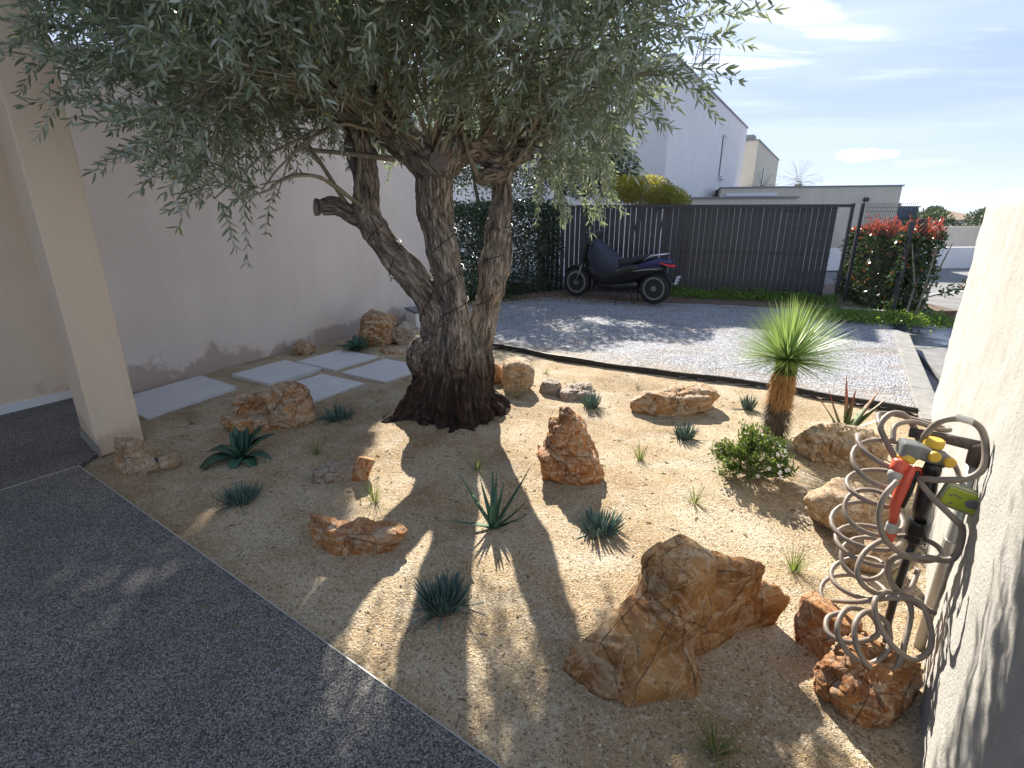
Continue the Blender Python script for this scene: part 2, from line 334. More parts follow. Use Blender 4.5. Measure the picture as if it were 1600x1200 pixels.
MS = dict(
    sand=M_sand(), terrace=M_terrace(), terrace2=M_terrace('old_asphalt', 0.85), gravel=M_gravel(),
    wall=M_plaster('beige_plaster', (0.69, 0.595, 0.525), (0.76, 0.67, 0.60), 90, 0.5, stain=(0.56, 0.49, 0.46)),
    pillar=M_plaster('cream_plaster', (0.69, 0.56, 0.42), (0.75, 0.62, 0.48), 150, 0.2, stain=(0.74, 0.66, 0.64)),
    wallw=M_plaster('white_render', (0.50, 0.48, 0.44), (0.58, 0.56, 0.52), 75, 1.0, bd=0.012),
    house=M_plaster('house_render', (0.74, 0.72, 0.72), (0.80, 0.78, 0.78), 60, 0.1),
    house2=M_plaster('garage_render', (0.56, 0.52, 0.44), (0.62, 0.58, 0.50), 60, 0.1),
    rock=M_rock('ochre_rock', (0.32, 0.145, 0.05), (0.53, 0.28, 0.115), (0.66, 0.56, 0.42), 0.35),
    rockb=M_rock('brown_boulder', (0.36, 0.155, 0.045), (0.60, 0.32, 0.115), (0.68, 0.51, 0.32), 0.2, 0.8, (0.12, 0.05, 0.02)),
    rocko=M_rock('orange_rock', (0.40, 0.15, 0.045), (0.60, 0.28, 0.10), (0.68, 0.54, 0.38), 0.2, 1.0, (0.16, 0.06, 0.02)),
    rockp=M_rock('pale_rock', (0.42, 0.24, 0.11), (0.56, 0.37, 0.20), (0.66, 0.57, 0.44), 0.35, 1.2, (0.20, 0.12, 0.06)),
    rockg=M_rock('grey_crusted_rock', (0.30, 0.17, 0.09), (0.40, 0.28, 0.18), (0.50, 0.455, 0.39), .7, 1.1, (0.10, 0.06, 0.03)),
    bark=M_bark(),
    twig=M_var('olive_twig', (0.16, 0.14, 0.10), (0.30, 0.27, 0.21), 30, 0.8),
    limb=M_var('olive_limb', (0.055, 0.045, 0.04), (0.15, 0.12, 0.10), 24, 0.9, 1.0, 0.02, stretch=(1, 1, 0.5)),
    cut=M_var('sawn_wood', (0.16, 0.14, 0.135), (0.24, 0.21, 0.20), 40, 0.85),
    oleaf=M_leaf('olive_leaf', (0.185, 0.235, 0.16), (0.46, 0.50, 0.42), 0.42, 0.38, 0.35, (0.26, 0.32, 0.15), (0.30, 0.28, 0.08), 0.012),
    slab=M_var('pale_slab', (0.55, 0.55, 0.57), (0.64, 0.64, 0.65), 6, 0.45, 0.05),
    agave=M_leaf('agave_leaf', (0.035, 0.105, 0.065), (0.045, 0.12, 0.075), 0.08, 0.4, 0.15),
    aloe=M_leaf('aloe_leaf', (0.07, 0.15, 0.10), (0.08, 0.17, 0.11), 0.15, 0.4, 0.15),
    blue=M_leaf('blue_chalkstick', (0.10, 0.165, 0.145), (0.11, 0.18, 0.155), 0.10, 0.55, 0.35),
    grass=M_leaf('grass_blade', (0.10, 0.17, 0.04), (0.12, 0.19, 0.05), 0.35, 0.5, 0.4, (0.25, 0.32, 0.06), (0.40, 0.34, 0.15), 0.25),
    drygrass=M_leaf('dry_grass_blade', (0.20, 0.17, 0.09), (0.22, 0.19, 0.10), 0.3, 0.6, 0.3),
    yleaf=M_leaf('yucca_leaf', (0.20, 0.34, 0.11), (0.26, 0.40, 0.17), 0.30, 0.35, 0.25, (0.40, 0.52, 0.14)),
    ydry=M_leaf('yucca_thatch', (0.42, 0.225, 0.08), (0.50, 0.28, 0.10), 0.15, 0.7, 0.35),
    ydark=M_leaf('dead_yucca_thatch', (0.11, 0.085, 0.065), (0.13, 0.10, 0.08), 0.05, 0.85, 0.5),
    shrub=M_leaf('shrub_leaf', (0.055, 0.105, 0.022), (0.09, 0.14, 0.045), 0.22, 0.35, 0.5, (0.24, 0.34, 0.05)),
    petal=M_leaf('white_petal', (0.82, 0.80, 0.80), (0.82, 0.80, 0.80), 0.3, 0.6, 0.05),
    hedge=M_leaf('hedge_leaf', (0.028, 0.055, 0.025), (0.05, 0.08, 0.04), 0.12, 0.4, 0.4),
    tree=M_leaf('tree_leaf', (0.05, 0.085, 0.03), (0.09, 0.12, 0.06), 0.25, 0.45, 0.4),
    photg=M_leaf('photinia_leaf', (0.05, 0.10, 0.025), (0.09, 0.13, 0.05), 0.20, 0.22, 0.4, None, (0.36, 0.12, 0.03), 0.06),
    photr=M_leaf('red_photinia_leaf', (0.36, 0.07, 0.05), (0.42, 0.11, 0.08), 0.32, 0.35, 0.5, (0.62, 0.12, 0.08), (0.16, 0.20, 0.05), 0.25),
    yellow=M_leaf('yellow_green_leaf', (0.24, 0.32, 0.05), (0.28, 0.34, 0.06), 0.45, 0.4, 0.5, (0.5, 0.45, 0.05), (0.55, 0.36, 0.05), 0.3),
    weed=M_leaf('weed_leaf', (0.10, 0.20, 0.03), (0.13, 0.24, 0.04), 0.35, 0.5, 0.4, (0.3, 0.42, 0.05)),
    fence=mat('anthracite_slat', (0.028, 0.028, 0.034), 0.42), wire=mat('anthracite_wire', (0.02, 0.021, 0.025), 0.45),
    hose=M_var('taupe_hose', (0.18, 0.145, 0.115), (0.28, 0.23, 0.185), 14, 0.5, 0.05),
    galv=M_var('galvanised_pipe', (0.36, 0.36, 0.35), (0.50, 0.50, 0.48), 14, 0.42, 0.1, metal=0.55, stretch=(1, 1, 0.3)),
    black=mat('black_plastic', (0.012, 0.012, 0.013), 0.35), greyp=M_var('grey_plastic', (0.13, 0.14, 0.14), (0.19, 0.20, 0.20), 40, 0.45),
    red=mat('orange_red_plastic', (0.62, 0.10, 0.055), 0.35), yel=mat('yellow_plastic', (0.66, 0.42, 0.045), 0.4), lime=mat('lime_plastic', (0.42, 0.50, 0.05), 0.3),
    greyl=mat('pale_grey_plastic', (0.40, 0.40, 0.36), 0.35), brass=mat('brass', (0.45, 0.30, 0.10), 0.35, 0.8), clear=mat('smoked_clear_plastic', (0.33, 0.35, 0.22), 0.15),
    paint=mat('black_scooter_paint', (0.008, 0.008, 0.010), 0.12), navy=mat('navy_scooter_paint', (0.02, 0.022, 0.085), 0.15), apron=M_var('navy_fabric', (0.022, 0.026, 0.045), (0.032, 0.036, 0.06), 30, 0.7),
    rubber=mat('tyre_rubber', (0.012, 0.012, 0.012), 0.7), rim=mat('grey_alloy', (0.30, 0.30, 0.30), 0.35, 0.8), chrome=mat('brushed_silver', (0.62, 0.62, 0.62), 0.28, 0.9),
    seat=mat('black_vinyl', (0.014, 0.014, 0.015), 0.5), lens=mat('red_lens', (0.65, 0.02, 0.035), 0.12), plate=mat('plate_white', (0.70, 0.72, 0.75), 0.35), ink=mat('plate_black', (0.015, 0.015, 0.02), 0.5),
    bluestrip=mat('plate_blue', (0.02, 0.05, 0.35), 0.4),
    glass=mat('dark_glass', (0.03, 0.035, 0.04), 0.08), scr=mat('smoked_windscreen', (0.06, 0.065, 0.07), 0.05),
    kerb=M_var('concrete_kerb', (0.20, 0.195, 0.18), (0.30, 0.29, 0.27), 9, 0.85, 0.5, 0.01),
    asphalt=M_var('pale_asphalt', (0.15, 0.15, 0.155), (0.25, 0.245, 0.24), 2.5, 0.9, 0.3, 0.01),
    wet=None, trim=mat('grey_trim', (0.22, 0.22, 0.23), 0.5), white=mat('white_paint', (0.72, 0.72, 0.72), 0.5), edging=mat('black_edging', (0.016, 0.016, 0.017), 0.6),
    strip=mat('aluminium_edge', (0.55, 0.55, 0.54), 0.4, 0.5), land=M_var('far_land', (0.07, 0.09, 0.05), (0.16, 0.15, 0.10), 0.01, 0.95, 0),
    roof=mat('ochre_roof', (0.42, 0.30, 0.20), 0.8), hill=mat('far_hill', (0.10, 0.12, 0.11), 0.95), palm=M_leaf('palm_leaf', (0.16, 0.18, 0.07), (0.2, 0.22, 0.1), 0.3),
    soil=M_var('leaf_litter_soil', (0.07, 0.045, 0.03), (0.20, 0.14, 0.10), 9, 0.95, 1.0, 0.02), lid=mat('dark_blue_lid', (0.05, 0.08, 0.14), 0.3),
)
mw = mat('wet_asphalt', (0.10, 0.12, 0.15), 0.12); t_ = NT(mw); n_ = t_.noise(t_.pos(), 1.7, 5, 0.65, 0.8)
t_.rough(t_.ramp(n_, [(0.40, 0.06), (0.58, 0.55)])); t_.color(t_.ramp(n_, [(0.4, (0.09, 0.11, 0.14)), (0.6, (0.22, 0.23, 0.24))])); t_.bump(t_.noise(t_.pos(), 14, 5, 0.7), 0.35, 0.006); MS['wet'] = mw

# ------------------------------------------------------------------ setting: ground, gravel, terrace, road
d_ = Vector((0.515, 0.857)); e_ = Vector((0.857, -0.515))        # the two directions the plots are laid out on
def sheet(name, poly, z, m, thick=0.0, label=None):
    b = MB(); n = len(poly)
    if thick:
        V = [(x, y, z) for x, y in poly] + [(x, y, z - thick) for x, y in poly]
        b.add(V, [tuple(range(n)), tuple(reversed(range(n, 2 * n)))] + [(i, i + n, (i + 1) % n + n, (i + 1) % n) for i in range(n)])
    else: b.add([(x, y, z) for x, y in poly], [tuple(range(n))])
    o = b.build(name, m); o['kind'] = 'structure'
    if label: o['label'] = label
    return o
def hn(x, y):
    return 0.030 * (mn.noise(Vector((x * 0.9, y * 0.9, 3.1)))) + 0.012 * mn.noise(Vector((x * 3.1, y * 3.1, 1.7))) + 0.004 * mn.noise(Vector((x * 11, y * 11, 0.3)))
TX, TY = -0.058, 1.146          # a point on the terrace edge; edge direction (0.819,-0.574)
def sand_z(x, y):
    dt = (x - TX) * 0.574 + (y - TY) * 0.819
    k = min(1.0, max(0.0, dt / 0.5))
    # mound round the old trunk
    r = math.hypot(x + 0.5, y - 4.15); md = 0.05 * math.exp(-(r / 0.9) ** 2)
    return (hn(x, y)) * k - 0.015 * (1 - k) + md
def build_sand():
    xs = np.arange(-4.2, 4.3, 0.035); ys = np.arange(-0.4, 7.6, 0.035); V = []; F = []
    for j, y in enumerate(ys):
        for i, x in enumerate(xs): V.append((x, y, sand_z(x, y)))
    n = len(xs)
    keep = lambda x, y: (0.53 * x + 0.848 * y < 5.35 or x < -0.3) and (x - 3.563) < 0.77 * (y - 4.17) + 0.1
    for j in range(len(ys) - 1):
        for i in range(n - 1):
            if keep(xs[i], ys[j]): F.append((j * n + i, j * n + i + 1, (j + 1) * n + i + 1, (j + 1) * n + i))
    o = mesh_obj('sand_bed', V, F, MS['sand'], smooth=True); tag(o, kind='structure')
    bm = bmesh.new(); bm.from_mesh(o.data); bmesh.ops.delete(bm, geom=[v for v in bm.verts if not v.link_faces], context='VERTS'); bm.to_mesh(o.data); bm.free()
build_sand()
sheet('ground', [(-60, -30), (80, -30), (80, 60), (-60, 60)], -0.20, MS['asphalt'])
sheet('far_ground', [(-4000, 58), (5000, 58), (5000, 5000), (-4000, 5000)], -3.5, MS['land'])
# terrace slab, 2 cm proud of the sand, with its metal edge strip and cross joint
tdir = Vector((0.819, -0.574)); tn = Vector((0.574, 0.819)); T0 = Vector((TX, TY))
def tp(a, b): v = T0 + tdir * a + tn * b; return (v.x, v.y)
sheet('terrace', [tp(-3.39, 0), tp(6, 0), tp(6, -5), tp(-3.39, -5)], 0.018, MS['terrace'], 0.15)
sheet('terrace_side', [(-2.842, 3.09), (-2.86, 3.3), (-3.2, 3.6), (-3.75, 4.45), (-4.0, 4.45), (-7.1, -0.73), tp(-3.398, -5)], 0.014, MS['terrace2'], 0.15)
es = MB(); a, b_ = tp(-3.39, 0.004), tp(6, 0.004)
es.box(((a[0] + b_[0]) / 2, (a[1] + b_[1]) / 2, -0.031), (4.695, 0.0025, 0.0503), rz=math.atan2(-0.574, 0.819))
tag(es.build('edge_strip', MS['strip']), 'thin metal strip edging the dark terrace beside the sand', 'edge strip')
js = MB(); v = T0 + tdir * -3.394 + tn * -2.4; js.box((v.x, v.y, -0.03), (0.003, 2.4, 0.0505), rz=math.atan2(-0.574, 0.819))
tag(js.build('joint_strip', MS['strip']), 'thin metal joint strip crossing the terrace at the foot of the pillar', 'joint strip')
# gravel drive behind the black edging
gp = [(-0.9, 6.72), (1.09, 5.40), (2.33, 4.72), (3.36, 3.98), (4.54, 5.70), (5.28, 6.85), (5.4, 7.3), (6.2, 9.6), (0.5, 11.6), (-1.9, 10.2), (-1.9, 8.7)]
def build_gravel():
    bm = bmesh.new(); vs = [bm.verts.new((x, y, 0.03)) for x, y in gp]; bm.faces.new(vs)
    V = [(v.co.x, v.co.y) for v in bm.verts]; bm.free()
    # fine grid clipped to the polygon for gentle unevenness
    from mathutils.geometry import intersect_point_tri_2d
    def inside(x, y):
        c = False; n = len(gp); j = n - 1
        for i in range(n):
            if (gp[i][1] > y) != (gp[j][1] > y) and x < (gp[j][0] - gp[i][0]) * (y - gp[i][1]) / (gp[j][1] - gp[i][1]) + gp[i][0]: c = not c
            j = i
        return c
    st = 0.08; xs = np.arange(-2, 6.4, st); ys = np.arange(3.9, 11.8, st); V = []; F = []; n = len(xs)
    for y in ys:
        for x in xs: V.append((x, y, 0.02 + 0.03 * mn.noise(Vector((x * .8, y * .8, 9))) + 0.008 * mn.noise(Vector((x * 5, y * 5, 2)))))
    for j in range(len(ys) - 1):
        for i in range(n - 1):
            if inside(xs[i] + st / 2, ys[j] + st / 2): F.append((j * n + i, j * n + i + 1, (j + 1) * n + i + 1, (j + 1) * n + i))
    o = mesh_obj('gravel_drive', V, F, MS['gravel'], smooth=True); tag(o, kind='structure')
    bm = bmesh.new(); bm.from_mesh(o.data); bmesh.ops.delete(bm, geom=[v for v in bm.verts if not v.link_faces], context='VERTS'); bm.to_mesh(o.data); bm.free()
build_gravel()
sheet('soil_strip', [(-2.2, 8.5), (-1.2, 8.9), (0.6, 10.25), (2.2, 9.75), (6.0, 8.5), (7.4, 8.6), (7.4, 12), (-2.2, 12)], 0.045, MS['soil'], 0.2)
ed = MB(); EP = [(-0.75, 6.60), (-0.157, 6.248), (0.45, 5.78), (1.093, 5.369), (1.7, 5.07), (2.331, 4.768), (2.8, 4.42), (3.341, 4.04)]
EP = catmull([(x, y, 0.0) for x, y in EP], 6)
for i in range(len(EP) - 1):
    a, b_ = Vector(EP[i]), Vector(EP[i + 1]); m_ = (a + b_) / 2; ed.box((m_.x, m_.y, 0.02), ((b_ - a).length / 2 + 0.004, 0.012, 0.042 + 0.004 * math.sin(i)), rz=math.atan2((b_ - a).y, (b_ - a).x))
tag(ed.build('garden_edging', MS['edging']), 'black plastic edging strip between the sand garden and the gravel drive', 'edging')
# kerb along the drive, lower ground beyond
kt = thing('concrete_kerb', 'pale concrete kerb running along the right side of the gravel drive', 'kerb')
kq = [Vector((3.235, 3.865)), Vector((5.19, 7.0))]; kd = (kq[1] - kq[0]); kl = kd.length; kd.normalize(); kn = Vector((kd.y, -kd.x))
for i in range(4):
    a = kq[0] + kd * (kl / 4 * i + 0.004); c_ = a + kd * (kl / 8) + kn * 0.085
    MB().bevbox((c_.x, c_.y, -0.03), (kl / 8 - 0.002, 0.085, 0.075), 0.008, rz=math.atan2(kd.y, kd.x)).build('kerbstone', MS['kerb'], kt)
sheet('side_drive', [(3.6, 3.2), (16, 3.2), (20, 22), (8.5, 14), (6.6, 9.2), (5.45, 7.0)], -0.13, MS['asphalt'], 0.05)
sheet('puddle', [(5.75 + 1.0 * math.cos(a) * (1 + .12 * math.sin(3 * a)) + 0.45 * math.sin(a), 7.9 + 1.15 * math.sin(a)) for a in [i * math.pi / 14 for i in range(28)]], -0.126, MS['wet'])
sheet('road_line', [(8.6, 11.35), (12.0, 12.6), (12.0, 12.68), (8.6, 11.43)], -0.126, MS['white'])

# scattered grit on the sand: far too many to count
def pebbles():
    V = []; F = []; o = np.array([(1, 0, 0), (-1, 0, 0), (0, 1, 0), (0, -1, 0), (0, 0, 1), (0, 0, -1)], float)
    fo = [(0, 2, 4), (2, 1, 4), (1, 3, 4), (3, 0, 4), (2, 0, 5), (1, 2, 5), (3, 1, 5), (0, 3, 5)]
    n = 0
    while n < 15000:
        y = rng.uniform(1.0, 5.6) ** 1.0; x = rng.uniform(-3.2, 3.3)
        if (x - TX) * 0.574 + (y - TY) * 0.819 < 0.03 or 0.53 * x + 0.848 * y > 5.1 or (x - 3.563) > 0.77 * (y - 4.17) - .03: continue
        if rng.random() > 1.6 / y: continue
        s = rng.uniform(0.0015, 0.0045) * (1 + 1.0 * (rng.random() < .04)); k = len(V)
        P = o * s * rng.uniform(0.6, 1.2, (6, 1)) @ np.array(Matrix.Rotation(rng.uniform(0, 6), 3, 'Z'))
        z = sand_z(x, y)
        V += [(x + p[0], y + p[1], z + p[2] * 0.7 + s * .3) for p in P]; F += [tuple(i + k for i in f) for f in fo]; n += 1
    m = mat('grit', rough=0.85); t = NT(m); t.color(t.ramp(t.geo.outputs['Random Per Island'], [(0.0, (0.13, 0.09, 0.06)), (0.4, (0.34, 0.26, 0.17)), (0.8, (0.5, 0.43, 0.33)), (1.0, (0.68, 0.64, 0.56))]))
    tag(mesh_obj('sand_grit', V, F, m), 'loose grit scattered over the sand', 'grit', kind='stuff')
pebbles()

# ------------------------------------------------------------------ walls
def wall_box(b, p0, p1, z0, z1, th, side=1):
    p0, p1 = Vector(p0), Vector(p1); u = (p1 - p0).normalized(); n = Vector((-u.y, u.x)) * side * th
    V = [(q.x, q.y, z) for z in (z0, z1) for q in (p0, p1, p1 + n, p0 + n)]
    b.add(V, [(0, 3, 2, 1), (4, 5, 6, 7), (0, 1, 5, 4), (1, 2, 6, 5), (2, 3, 7, 6), (3, 0, 4, 7)])
W0 = Vector((-3.70, 4.38)); W1 = Vector((-1.29, 8.39))
lw = thing('garden_wall', 'tall beige rendered wall with damp stains rising behind the paving slabs', 'wall', (0, 0, 0))
b = MB(); wall_box(b, W0, W1, -0.2, 2.80, 0.24, 1); b.build('wall_panel', MS['wall'], lw)
b = MB(); wall_box(b, W0 - d_ * 0.01 + e_ * 0.012, W1 + d_ * 0.01 + e_ * 0.012, 2.803, 2.845, 0.264, 1); b.build('coping', MS['wall'], lw)
sw = thing('side_wall', 'cream rendered wall with a low white plinth at the far left behind the pillar', 'wall')
S1 = Vector((-3.965, 4.41)); S0 = S1 - d_ * 6; S1 = S1 + d_ * .35
b = MB(); wall_box(b, S0, S1, -0.2, 3.1, 0.24, 1); b.build('wall_panel', MS['pillar'], sw)
b = MB(); wall_box(b, S0, S1 - d_ * 0.01, -0.02, 0.085, -0.012, 1); b.build('plinth', MS['white'], sw)
# vertical joint between the two walls
pl = thing('carport_pillar', 'tall cream rendered pillar standing at the corner of the dark terrace', 'pillar', (-2.823, 3.264, 0))
pq = [Vector((0, 0)), d_ * 0.28, Vector((-0.36, 0.315)) + d_ * 0.28, Vector((-0.36, 0.315))]
b = MB(); V = [(q.x, q.y, z) for z in (0.0, 2.95) for q in pq]; b.add(V, [(0, 3, 2, 1), (4, 5, 6, 7), (0, 1, 5, 4), (1, 2, 6, 5), (2, 3, 7, 6), (3, 0, 4, 7)])
b.build('shaft', MS['pillar'], pl, bevel=0.006)
b = MB(); qq = [(-0.002, -0.002), None]
o4 = [Vector((0.003, -0.012)), Vector((0.008, 0.0)), Vector((-0.36, 0.322)), Vector((-0.372, 0.308))]
b.add([(q.x, q.y, z) for z in (-0.02, 0.09) for q in o4], [(0, 3, 2, 1), (4, 5, 6, 7), (0, 1, 5, 4), (1, 2, 6, 5), (2, 3, 7, 6), (3, 0, 4, 7)])
b.build('plinth', MS['kerb'], pl)
cr_ = thing('carport_roof', 'flat carport roof slab carried by the cream pillar above the left edge', 'roof', (-2.823, 3.264, 2.953))
c_ = Vector((0, 0)); cq = [c_ + d_ * .3 + e_ * .03, c_ + d_ * .3 - e_ * 5.5, c_ - d_ * 5.5 - e_ * 5.5, c_ - d_ * 5.5 + e_ * .03]
b = MB(); b.add([(q.x, q.y, z) for z in (0.0, 0.22) for q in cq], [(0, 3, 2, 1), (4, 5, 6, 7), (0, 1, 5, 4), (1, 2, 6, 5), (2, 3, 7, 6), (3, 0, 4, 7)]); b.build('slab', MS['pillar'], cr_)
# rough white wall on the right
rw = thing('white_wall', 'rough white rendered wall at the right edge, lit by the sun, with hose shadows', 'wall')
A = Vector((3.563, 4.17)); rd = Vector((-0.610, -0.792)); B = A + rd * 6.0
def rough_wall():
    nx, nz = 190, 70; V = []; F = []; nn = Vector((-0.792, 0.610)); L_ = 6.0
    for j in range(nz + 1):
        for i in range(nx + 1):
            s = L_ * (i / nx) ** 1.0; z = -0.15 + 1.865 * j / nz; p = A + rd * s
            dd = 0.010 * mn.noise(Vector((s * 6, z * 6, 4))) + 0.006 * mn.noise(Vector((s * 22, z * 22, 8)))
            if j > nz - 3: dd -= 0.012 * (j - nz + 3)
            if i < 3: dd -= 0.010 * (3 - i)
            p = p + nn * dd; V.append((p.x, p.y, z))
    for j in range(nz):
        for i in range(nx): a = j * (nx + 1) + i; F.append((a, a + nx + 1, a + nx + 2, a + 1))
    return V, F
V, F = rough_wall(); mesh_obj('render_face', V, F, MS['wallw'], rw, True)
b = MB(); wall_box(b, A + Vector((0.792, -0.610)) * 0.035, B + Vector((0.792, -0.610)) * 0.035, -0.2, 1.70, 0.24, 1); b.build('wall_core', MS['wallw'], rw, bevel=0.02)

# paving slabs
def slab(q, z=0.03):
    b = MB(); n = 4; V = [(x, y, z) for x, y in q] + [(x, y, z - 0.06) for x, y in q]
    b.add(V, [(0, 1, 2, 3), (7, 6, 5, 4)] + [(i, i + 4, (i + 1) % 4 + 4, (i + 1) % 4) for i in range(4)]); return b
sl = [("large pale paving slab nearest the pillar", [(-2.92, 3.90), (-2.61, 4.70), (-3.14, 5.06), (-3.50, 4.28)]),
      ("pale paving slab against the wall, second from the pillar", None), ("pale paving slab beside the small rubble stone near the wall", None),
      ("pale paving slab just behind the layered orange rock", None), ("pale paving slab half hidden behind the olive trunk", None), ("pale paving slab far behind the trunk in front of the streaked round rock", None)]
q0 = [None, Vector((-2.33, 4.78)), Vector((-1.85, 5.24)), Vector((-1.74, 4.27)), Vector((-1.23, 4.84)), Vector((-0.82, 5.87))]
for k, (lab, q) in enumerate(sl):
    if q is None:
        c0 = q0[k]; a_ = 0.62; b2 = 0.60 if k != 5 else 0.5
        q = [(v.x, v.y) for v in (c0, c0 + d_ * a_, c0 + d_ * a_ - e_ * b2, c0 - e_ * b2)]
    tag(slab(q, 0.032 + 0.003 * (k % 3)).build('paving_slab', MS['slab'], bevel=0.004), lab, 'paving slab', 'pale paving slabs along the wall')

# ------------------------------------------------------------------ rocks
def sd_box(P, c, h, rz, ry, rnd):
    q = P - np.array(c); cz, sz = math.cos(-rz), math.sin(-rz); x = q[:, 0] * cz - q[:, 1] * sz; y = q[:, 0] * sz + q[:, 1] * cz; z = q[:, 2]
    cy, sy = math.cos(-ry), math.sin(-ry); x2 = x * cy + z * sy; z2 = -x * sy + z * cy
    q = np.stack([x2, y, z2], 1); h = np.array(h); r = rnd * h.min(); k = np.abs(q) - (h - r)
    return np.linalg.norm(np.maximum(k, 0), axis=1) + np.minimum(k.max(1), 0) - r
ico = {}
def icos(s):
    if s not in ico:
        bm = bmesh.new(); bmesh.ops.create_icosphere(bm, subdivisions=s, radius=1); bm.verts.index_update()
        ico[s] = (np.array([v.co[:] for v in bm.verts]), [tuple(v.index for v in f.verts) for f in bm.faces]); bm.free()
    return ico[s]
def rock_mesh(lumps, seed=0, sub=5, center=None, k=0.03, amp=1.0, facets=16, size=None):
    D, F = icos(sub); C = np.array([l[:3] for l in lumps]); H = np.array([l[3:6] for l in lumps])
    if size is None: size = float(np.max(np.abs(C[:, :2]).max(0) + H[:, :2].max(0)))
    center = np.array(center if center is not None else (C.mean(0)[0], C.mean(0)[1], max(0.02, C.mean(0)[2] * 0.7)))
    r_ = np.random.default_rng(seed); pn = r_.normal(size=(facets, 3)); pn /= np.linalg.norm(pn, axis=1)[:, None]
    def sdf(P):
        d = None
        for l in lumps:
            rz = l[6] if len(l) > 6 else 0; ry = l[7] if len(l) > 7 else 0; rn = l[8] if len(l) > 8 else 0.75
            s = sd_box(P, l[:3], l[3:6], rz, ry, rn)
            if d is None: d = s
            else:
                hh = np.clip(0.5 + 0.5 * (d - s) / k, 0, 1); d = d * (1 - hh) + s * hh - k * hh * (1 - hh)
        return d
    t = np.full(len(D), size * 2.2 + 0.3)
    for _ in range(46): t = np.maximum(t - sdf(center + D * t[:, None]) * 0.85, 0.01)
    # flat breaks: cut where the surface pokes beyond random planes
    P = D * t[:, None]
    for n_ in pn:
        pr = P @ n_; mxp = pr.max(); lim = mxp * r_.uniform(0.74, 0.92); msk = pr > lim; f = np.where(msk, lim / np.maximum(pr, 1e-6), 1); t *= 1 - (1 - f) * 0.9; P = D * t[:, None]
    a = amp * min(size, 0.35)
    o = np.empty(len(D)); so = seed * 13.7
    fr = 1.0 / max(size, 0.12)
    for i, p in enumerate(P):
        q = Vector(p) * fr + Vector((so, so * .3, 0))
        v = mn.fractal(q * 1.7, 1.0, 2.0, 4) * 0.10
        v += (abs(mn.noise(q * 3.3)) - 0.25) * -0.07
        c_ = mn.voronoi(Vector((q.x * 2.6, q.y * 2.6, q.z * 3.6)))[0]; v += (c_[1] - c_[0]) * 0.05
        v -= 0.05 * max(0, 0.06 - abs(mn.noise(Vector((q.x * 2.2, q.y * 2.2, q.z * 4.0)) + Vector((5, 5, 5))))) / 0.06
        v += mn.fractal(q * 9, 0.8, 2.0, 3) * 0.022 - 0.03 * max(0, 0.10 - abs(mn.noise(q * 5.5 + Vector((2, 9, 4))))) / 0.10
        o[i] = v
    t = t + o * a; P = center + D * t[:, None]
    P[:, 2] = np.maximum(P[:, 2], -0.06)
    return P, F
def rock(label, loc, lumps, m, seed, sub=5, group=None, rz=0, **kw):
    P, F = rock_mesh(lumps, seed, sub, **kw)
    o = mesh_obj('rock', P, F, MS[m], None, True, (loc[0], loc[1], sand_z(loc[0], loc[1]) - 0.022)); o.rotation_euler = (0, 0, rz)
    return tag(o, label, 'rock', group or 'ornamental rocks set in the sand')
rock('pointed tan rock at the foot of the cream pillar', (-2.43, 3.10), [(-.06, 0, .12, .075, .08, .15, 0, 0.15), (.02, -.01, .07, .11, .08, .09), (.0, 0, .02, .15, .09, .06)], 'rockp', 1)
o = rock('small round tan stone with a black hollow next to the pillar rock', (-2.265, 3.13), [(.0, 0, .06, .065, .06, .07, 0, 0, 1)], 'rockp', 2, 4)
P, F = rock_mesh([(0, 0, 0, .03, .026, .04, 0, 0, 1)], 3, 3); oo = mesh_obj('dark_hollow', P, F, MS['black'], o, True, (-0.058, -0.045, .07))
rock('large layered orange and white rock in front of the paving slabs', (-1.93, 3.86), [(-.05, -.13, .06, .33, .08, .06, 0.10, 0.02, .3), (-.13, .05, .15, .13, .09, .12, .15, 0, .3), (.16, .06, .18, .15, .12, .15, .2, -.18, .3), (.26, -.03, .12, .10, .11, .11, .3, -.3, .5)], 'rock', 4, 6, k=0.012, center=(0.03, 0, .08))
rock('knobbly little rubble stone against the beige wall', (-2.47, 6.0), [(0, 0, .06, .12, .09, .09)], 'rock', 5, 4, amp=1.8)
rock('big rounded brown rock with white streaks at the end of the wall', (-1.68, 6.52), [(0, 0, .22, .24, .2, .26, 0, 0, .9), (-.06, -.05, .1, .22, .15, .14)], 'rock', 6, 6)
rock('grey slanted rock leaning beside the streaked round rock behind the trunk', (-1.35, 6.48), [(0, 0, .12, .17, .14, .15, 0, 0.45, .6)], 'rockg', 7, 5)
rock('flat brown stone lying in front of the streaked round rock', (-1.40, 6.0), [(0, 0, .02, .17, .09, .05, 0, 0, .8)], 'rock', 8, 4)
rock('low orange stone with a grey top, left of the small pair in the sand', (-1.11, 2.94), [(0, 0, .05, .12, .06, .055, .35, 0, .4), (-.04, .03, .04, .09, .05, .04)], 'rockg', 9, 5)
rock('small upright wedge stone, right of the small pair in the sand', (-.95, 2.96), [(0.01, 0, .08, .05, .05, .125, .2, .45, .4), (-.03, -.01, .02, .05, .05, .04)], 'rocko', 10, 5)
rock('long low orange rock nearest the dark terrace', (-.755, 2.26), [(-.01, 0, .055, .285, .08, .075, -.03, 0, .4), (-.24, .03, .11, .06, .055, .08, 0, 0, .6), (.02, .03, .10, .06, .05, .05), (.17, .01, .07, .09, .075, .065, 0, 0, .3)], 'rocko', 11, 6, k=0.02, center=(0, 0, .05))
